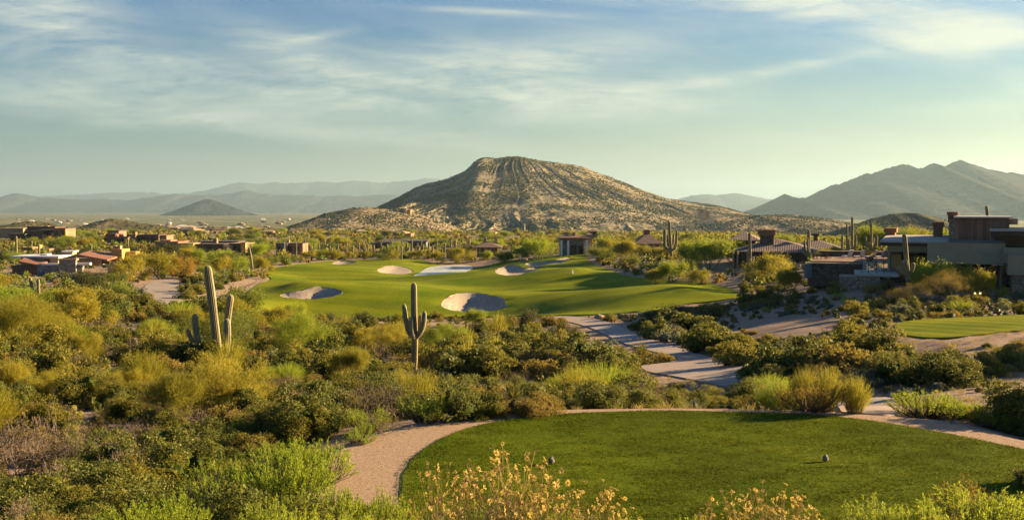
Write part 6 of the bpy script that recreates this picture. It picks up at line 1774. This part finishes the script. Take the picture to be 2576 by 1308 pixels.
# low growth where the photo shows the path, the road, the sand and the lawns behind it
LOW = [chaikin(np.array(q, float)) for q in ([(1370, 790), (1500, 795), (1600, 828), (1740, 885), (1930, 925), (1920, 950), (1850, 985), (1620, 940), (1600, 912), (1690, 905), (1560, 870), (1420, 812)], [(356, 740), (366, 716), (396, 700), (452, 700), (448, 752), (400, 752)], [(480, 756), (560, 728), (640, 702), (644, 709), (560, 742), (490, 768)],
       [(1815, 800), (1960, 778), (2110, 780), (2125, 815), (2000, 838), (1850, 822)], [(2170, 1000), (2290, 962), (2420, 970), (2576, 910), (2700, 900), (2576, 1020), (2480, 1045), (2350, 1052), (2240, 1055)], [(2240, 838), (2262, 822), (2450, 808), (2700, 800), (2760, 830), (2540, 852), (2370, 872), (2256, 856)],
       [(590, 775), (640, 705), (680, 660), (1060, 648), (1190, 655), (1440, 632), (1500, 660), (1640, 700), (1890, 742), (1800, 762), (1620, 782), (1380, 788), (1280, 786), (1100, 780), (900, 785), (700, 778)], [(1030, 700), (1200, 700), (1200, 650), (1030, 650)], [(1600, 1034), (1500, 1034), (1500, 1045), (2250, 1060), (2250, 1046)])]
def hides(px, py):
    return any(sd(q, np.array([px]), np.array([py]))[0] > 0 for q in LOW)
def scrub(d0, d1, cell, keep, seed, smin, smax):
    xs, ys, rs = scatter(d0, d1, cell, keep, seed)
    zs = H(xs, ys)
    cl = np.maximum.reduce([sd(c, xs, ys) for c in CLEAR])
    gap = fbm(xs / 7.0, ys / 7.0, 91, 3)
    tk = np.array(TAKEN)
    for x, y, z, c, g in zip(xs, ys, zs, cl, gap):
        if c > 0 and PR.random() < .9:
            continue
        if g < -.19:
            continue
        if ((tk[:, 0] - x) ** 2 + (tk[:, 1] - y) ** 2 < (tk[:, 2] * .75) ** 2).any():
            continue
        px, py = project(x, y, z)
        d = math.hypot(x, y)
        mx = mixof(px, d)
        kind = PR.choices([a for a, _ in mx], [b for _, b in mx])[0]
        sc = PR.uniform(smin, smax)
        if px > 1880 and 55 < d < 135:
            sc *= .55
            if PR.random() < .22:
                continue
        if KINDS[kind][4] == 'tree':
            if d < 58:
                continue
            sc *= .5
        zn = zone(px, d)
        hgt = {'bursage_shrub': .75, 'sage_shrub': .8}.get(kind, 1.25) * sc * (3.2 if KINDS[kind][4] == 'tree' else 1)
        ptop = project(x, y, z + hgt)
        if hides(*ptop) or hides(*project(x, y, z + hgt * .5)):
            kind = PR.choice(['bursage_shrub', 'sage_shrub', 'creosote_bush', 'jojoba_bush']); sc = PR.uniform(.35, .6) * (1 if kind[0] in 'bs' else .62)
            if hides(*project(x, y, z + .7 * sc)):
                continue
        PLACED[kind] = PLACED.get(kind, 0) + 1
        plant(kind, x, y, sc, None, KINDS[kind][5] + ' ' + zn, KINDS[kind][5] + ' ' + zn, PR.uniform(.9, 1.25), None, None, z - .04)
 
def front_left():
    xs, ys, rs = scatter(12.5, 26, 1.15, .92, 57, .25)
    tk = np.array(TAKEN)
    for x, y in zip(xs, ys):
        z = Hs(x, y); px, py = project(x, y, z)
        if px > 800 or px < -80 or sd(GRAVEL, np.array([x]), np.array([y]))[0] > -.6:
            continue
        if ((tk[:, 0] - x) ** 2 + (tk[:, 1] - y) ** 2 < (tk[:, 2] * .6) ** 2).any():
            continue
        kind = PR.choices(['jojoba_bush', 'creosote_bush', 'bare_shrub', 'bursage_shrub', 'turpentine_bush'], [16, 12, 22, 12, 38] if px > 260 else [20, 16, 42, 16, 6])[0]
        sc = PR.uniform(.45, .85)
        lab = KINDS[kind][5] + ' filling the near left slope'
        plant(kind, x, y, sc, None, lab, lab, PR.uniform(.95, 1.2), True, None, z - .04)
front_left()
scrub(25, 48, 1.5, .88, 51, .5, 1.2)
 
scrub(48, 80, 1.95, .9, 52, .55, 1.7)
 
scrub(80, 132, 2.6, .92, 53, .6, 2.1)
print('scrub', PLACED)

# ---- ground cover nobody would count, and the scrub of the plain
def cover(name, d0, d1, cell, keep, seed, builder, mats, smin, smax, m=.3, zoff=0.0, label=None, tall=1.0):
    xs, ys, rs = scatter(d0, d1, cell, keep, seed, m)
    zs = H(xs, ys) + zoff
    if d0 >= 30:
        pu, pv_ = project(xs, ys, zs + 1.0 * smax)
        kk = np.ones(len(xs), bool)
        for q in LOW:
            kk &= ~(sd(q, pu, pv_) > 0)
        # nothing tall near the pond's far bank
        kk &= ~((ys > 200) & (ys < 300) & (sd(POND, xs, ys) > -12))
        for hx, hy, hw, hd in HOUSES:
            kk &= ~((np.abs(xs - hx) < hw) & (ys > hy - 6) & (ys < hy + hd))
        xs, ys, zs = xs[kk], ys[kk], zs[kk]
    protos = [builder(seed + i) for i in range(4)]
    pv = []
    for fo, st in protos:
        cmb = combine(fo, st) if st.v else combine(fo, MB())
        pv.append((np.concatenate(cmb.v), [(f, mm) for f, mm in zip(cmb.f, cmb.m)]))
    out = MB()
    which = rs.randint(0, 4, len(xs)); sc = rs.uniform(smin, smax, len(xs)); rz = rs.uniform(0, 6.28, len(xs))
    mt = rs.randint(0, len(mats), len(xs))
    for w in range(4):
        for mi in range(len(mats)):
            k = np.nonzero((which == w) & (mt == mi))[0]
            if not len(k):
                continue
            v, fs = pv[w]
            ca, sa = np.cos(rz[k])[:, None], np.sin(rz[k])[:, None]
            s = sc[k][:, None]
            V = np.stack([(v[None, :, 0] * ca - v[None, :, 1] * sa) * s + xs[k][:, None], (v[None, :, 0] * sa + v[None, :, 1] * ca) * s + ys[k][:, None], v[None, :, 2] * s * tall + zs[k][:, None]], -1)
            nv = len(v)
            base = out.n
            out.v.append(V.reshape(-1, 3)); out.n += V.shape[0] * nv
            for f, mm in fs:
                ff = (f[None] + (np.arange(len(k)) * nv)[:, None, None] + base).reshape(-1, f.shape[1])
                out.f.append(ff); out.m.append(np.full(len(ff), mi)); out.smooth.append(np.zeros(len(ff), bool))
    o = out.obj(name, [M[q] for q in mats], kind='stuff')
    return o

def tuft(s):
    rs = np.random.RandomState(s); fo = MB(); n = 34
    a = rs.uniform(0, 6.28, n); d = np.stack([np.cos(a) * .6, np.sin(a) * .6, rs.uniform(.5, 1.4, n)], 1)
    leaves(fo, rs.normal(size=(n, 3)) * [.07, .07, 0], d, rs.uniform(.12, .3, n), .012, rs)
    return fo, MB()
def lowbush(n, L, W):
    return lambda s: (LB(s, .75, .6, n, L, W, 12, .35, .5, .2, False)[0], MB())
cover('ground_cover', 24, 70, .75, .8, 61, tuft, ('straw', 'bursage', 'creosote', 'sage'), .6, 1.3, .15)
cover('ground_cover', 30, 132, 1.3, .6, 63, lowbush(90, .09, .06), ('bursage', 'creosote', 'sage', 'jojoba'), .25, .6, .2)
cover('distant_scrub', 132, 270, 3.4, .85, 62, lowbush(110, .28, .2), ('creosote', 'bursage', 'jojoba', 'mesq', 'sage'), .6, 1.5, 1.5)
cover('distant_scrub', 270, 480, 6.0, .85, 64, lowbush(46, .5, .36), ('creosote', 'bursage', 'jojoba', 'mesq', 'verde'), .7, 1.9, 3.0)
cover('distant_scrub', 480, 1150, 12, .8, 65, lowbush(26, .8, .6), ('creosote', 'bursage', 'jojoba', 'jojoba', 'mesq'), .8, 2.2, 1.0)

# ---- trees among the far houses, each its own
def fartrees(n, d0, d1, p0, p1, seed, hs, label, group, kinds):
    rs = random.Random(seed)
    for _ in range(n):
        d = math.exp(rs.uniform(math.log(d0), math.log(d1))); px = rs.uniform(p0, p1)
        x = (px - 1288) / F * d
        if not free_of_sheets(np.array([x]), np.array([d]), 2.5)[0]:
            continue
        if any((t[0] - x) ** 2 + (t[1] - d) ** 2 < (t[2] * .8) ** 2 for t in TAKEN):
            continue
        if any(abs(x - hx) < hw and d > hy - 14 and d < hy + hd for hx, hy, hw, hd in HOUSES):
            continue
        k = rs.choice(kinds)
        kd = {'palo_verde_tree': 'golden', 'lime_tree': 'lime green', 'mesquite_tree': 'olive', 'dark_tree': 'dark'}[k]
        plant(k, x, d, None, rs.uniform(*hs), kd + ' ' + label, kd + ' ' + group, rs.uniform(1.1, 1.6), False)
# ------------------------------------------------------------------ trees among the houses
fartrees(60, 200, 480, -40, 780, 71, (2.6, 5.0), 'tree among the far left houses', 'trees among the far left houses', ['palo_verde_tree', 'lime_tree', 'mesquite_tree', 'mesquite_tree', 'dark_tree'])
fartrees(45, 265, 480, 760, 1420, 72, (2.4, 4.4), 'tree around the houses behind the pond', 'trees around the houses behind the pond', ['palo_verde_tree', 'lime_tree', 'mesquite_tree', 'dark_tree'])
fartrees(26, 150, 330, 1480, 2120, 73, (2.2, 4.0), 'tree on the rise before the right houses', 'trees on the rise before the right houses', ['palo_verde_tree', 'lime_tree', 'mesquite_tree'])
fartrees(60, 480, 1000, -40, 1500, 74, (3.0, 5.5), 'tree before the far hills', 'trees before the far hills', ['palo_verde_tree', 'lime_tree', 'mesquite_tree', 'dark_tree'])
# unseen trees added right of the picture to shade the wash and house front
for k, (x, y, hm) in enumerate([(31, 45, 5.0), (35, 47.5, 5.5), (33, 41, 4.5), (58, 112, 6.5), (64, 104, 6.0)]):
    plant('mesquite_tree', x, y, None, hm, 'unseen mesquite tree added beyond the right edge to cast shade', 'shade-casting mesquites added beyond the right edge', 1.0, True)
# ------------------------------------------------------------------ the air
def haze():
    m, t, out = new_mat('air')
    m.node_tree.nodes.remove(out)
    out = t.n('ShaderNodeOutputMaterial')
    pv = t.n('ShaderNodeVolumePrincipled', {'Color': (.32, .47, .60), 'Density': HAZE, 'Anisotropy': .32})
    m.node_tree.links.new(pv.outputs[0], out.inputs['Volume'])
    mb = MB().box(-46500, 46500, -400, 47500, -140, 1060)
    mb.obj('haze', m, kind='stuff')
HAZE = 5.2e-5
haze()
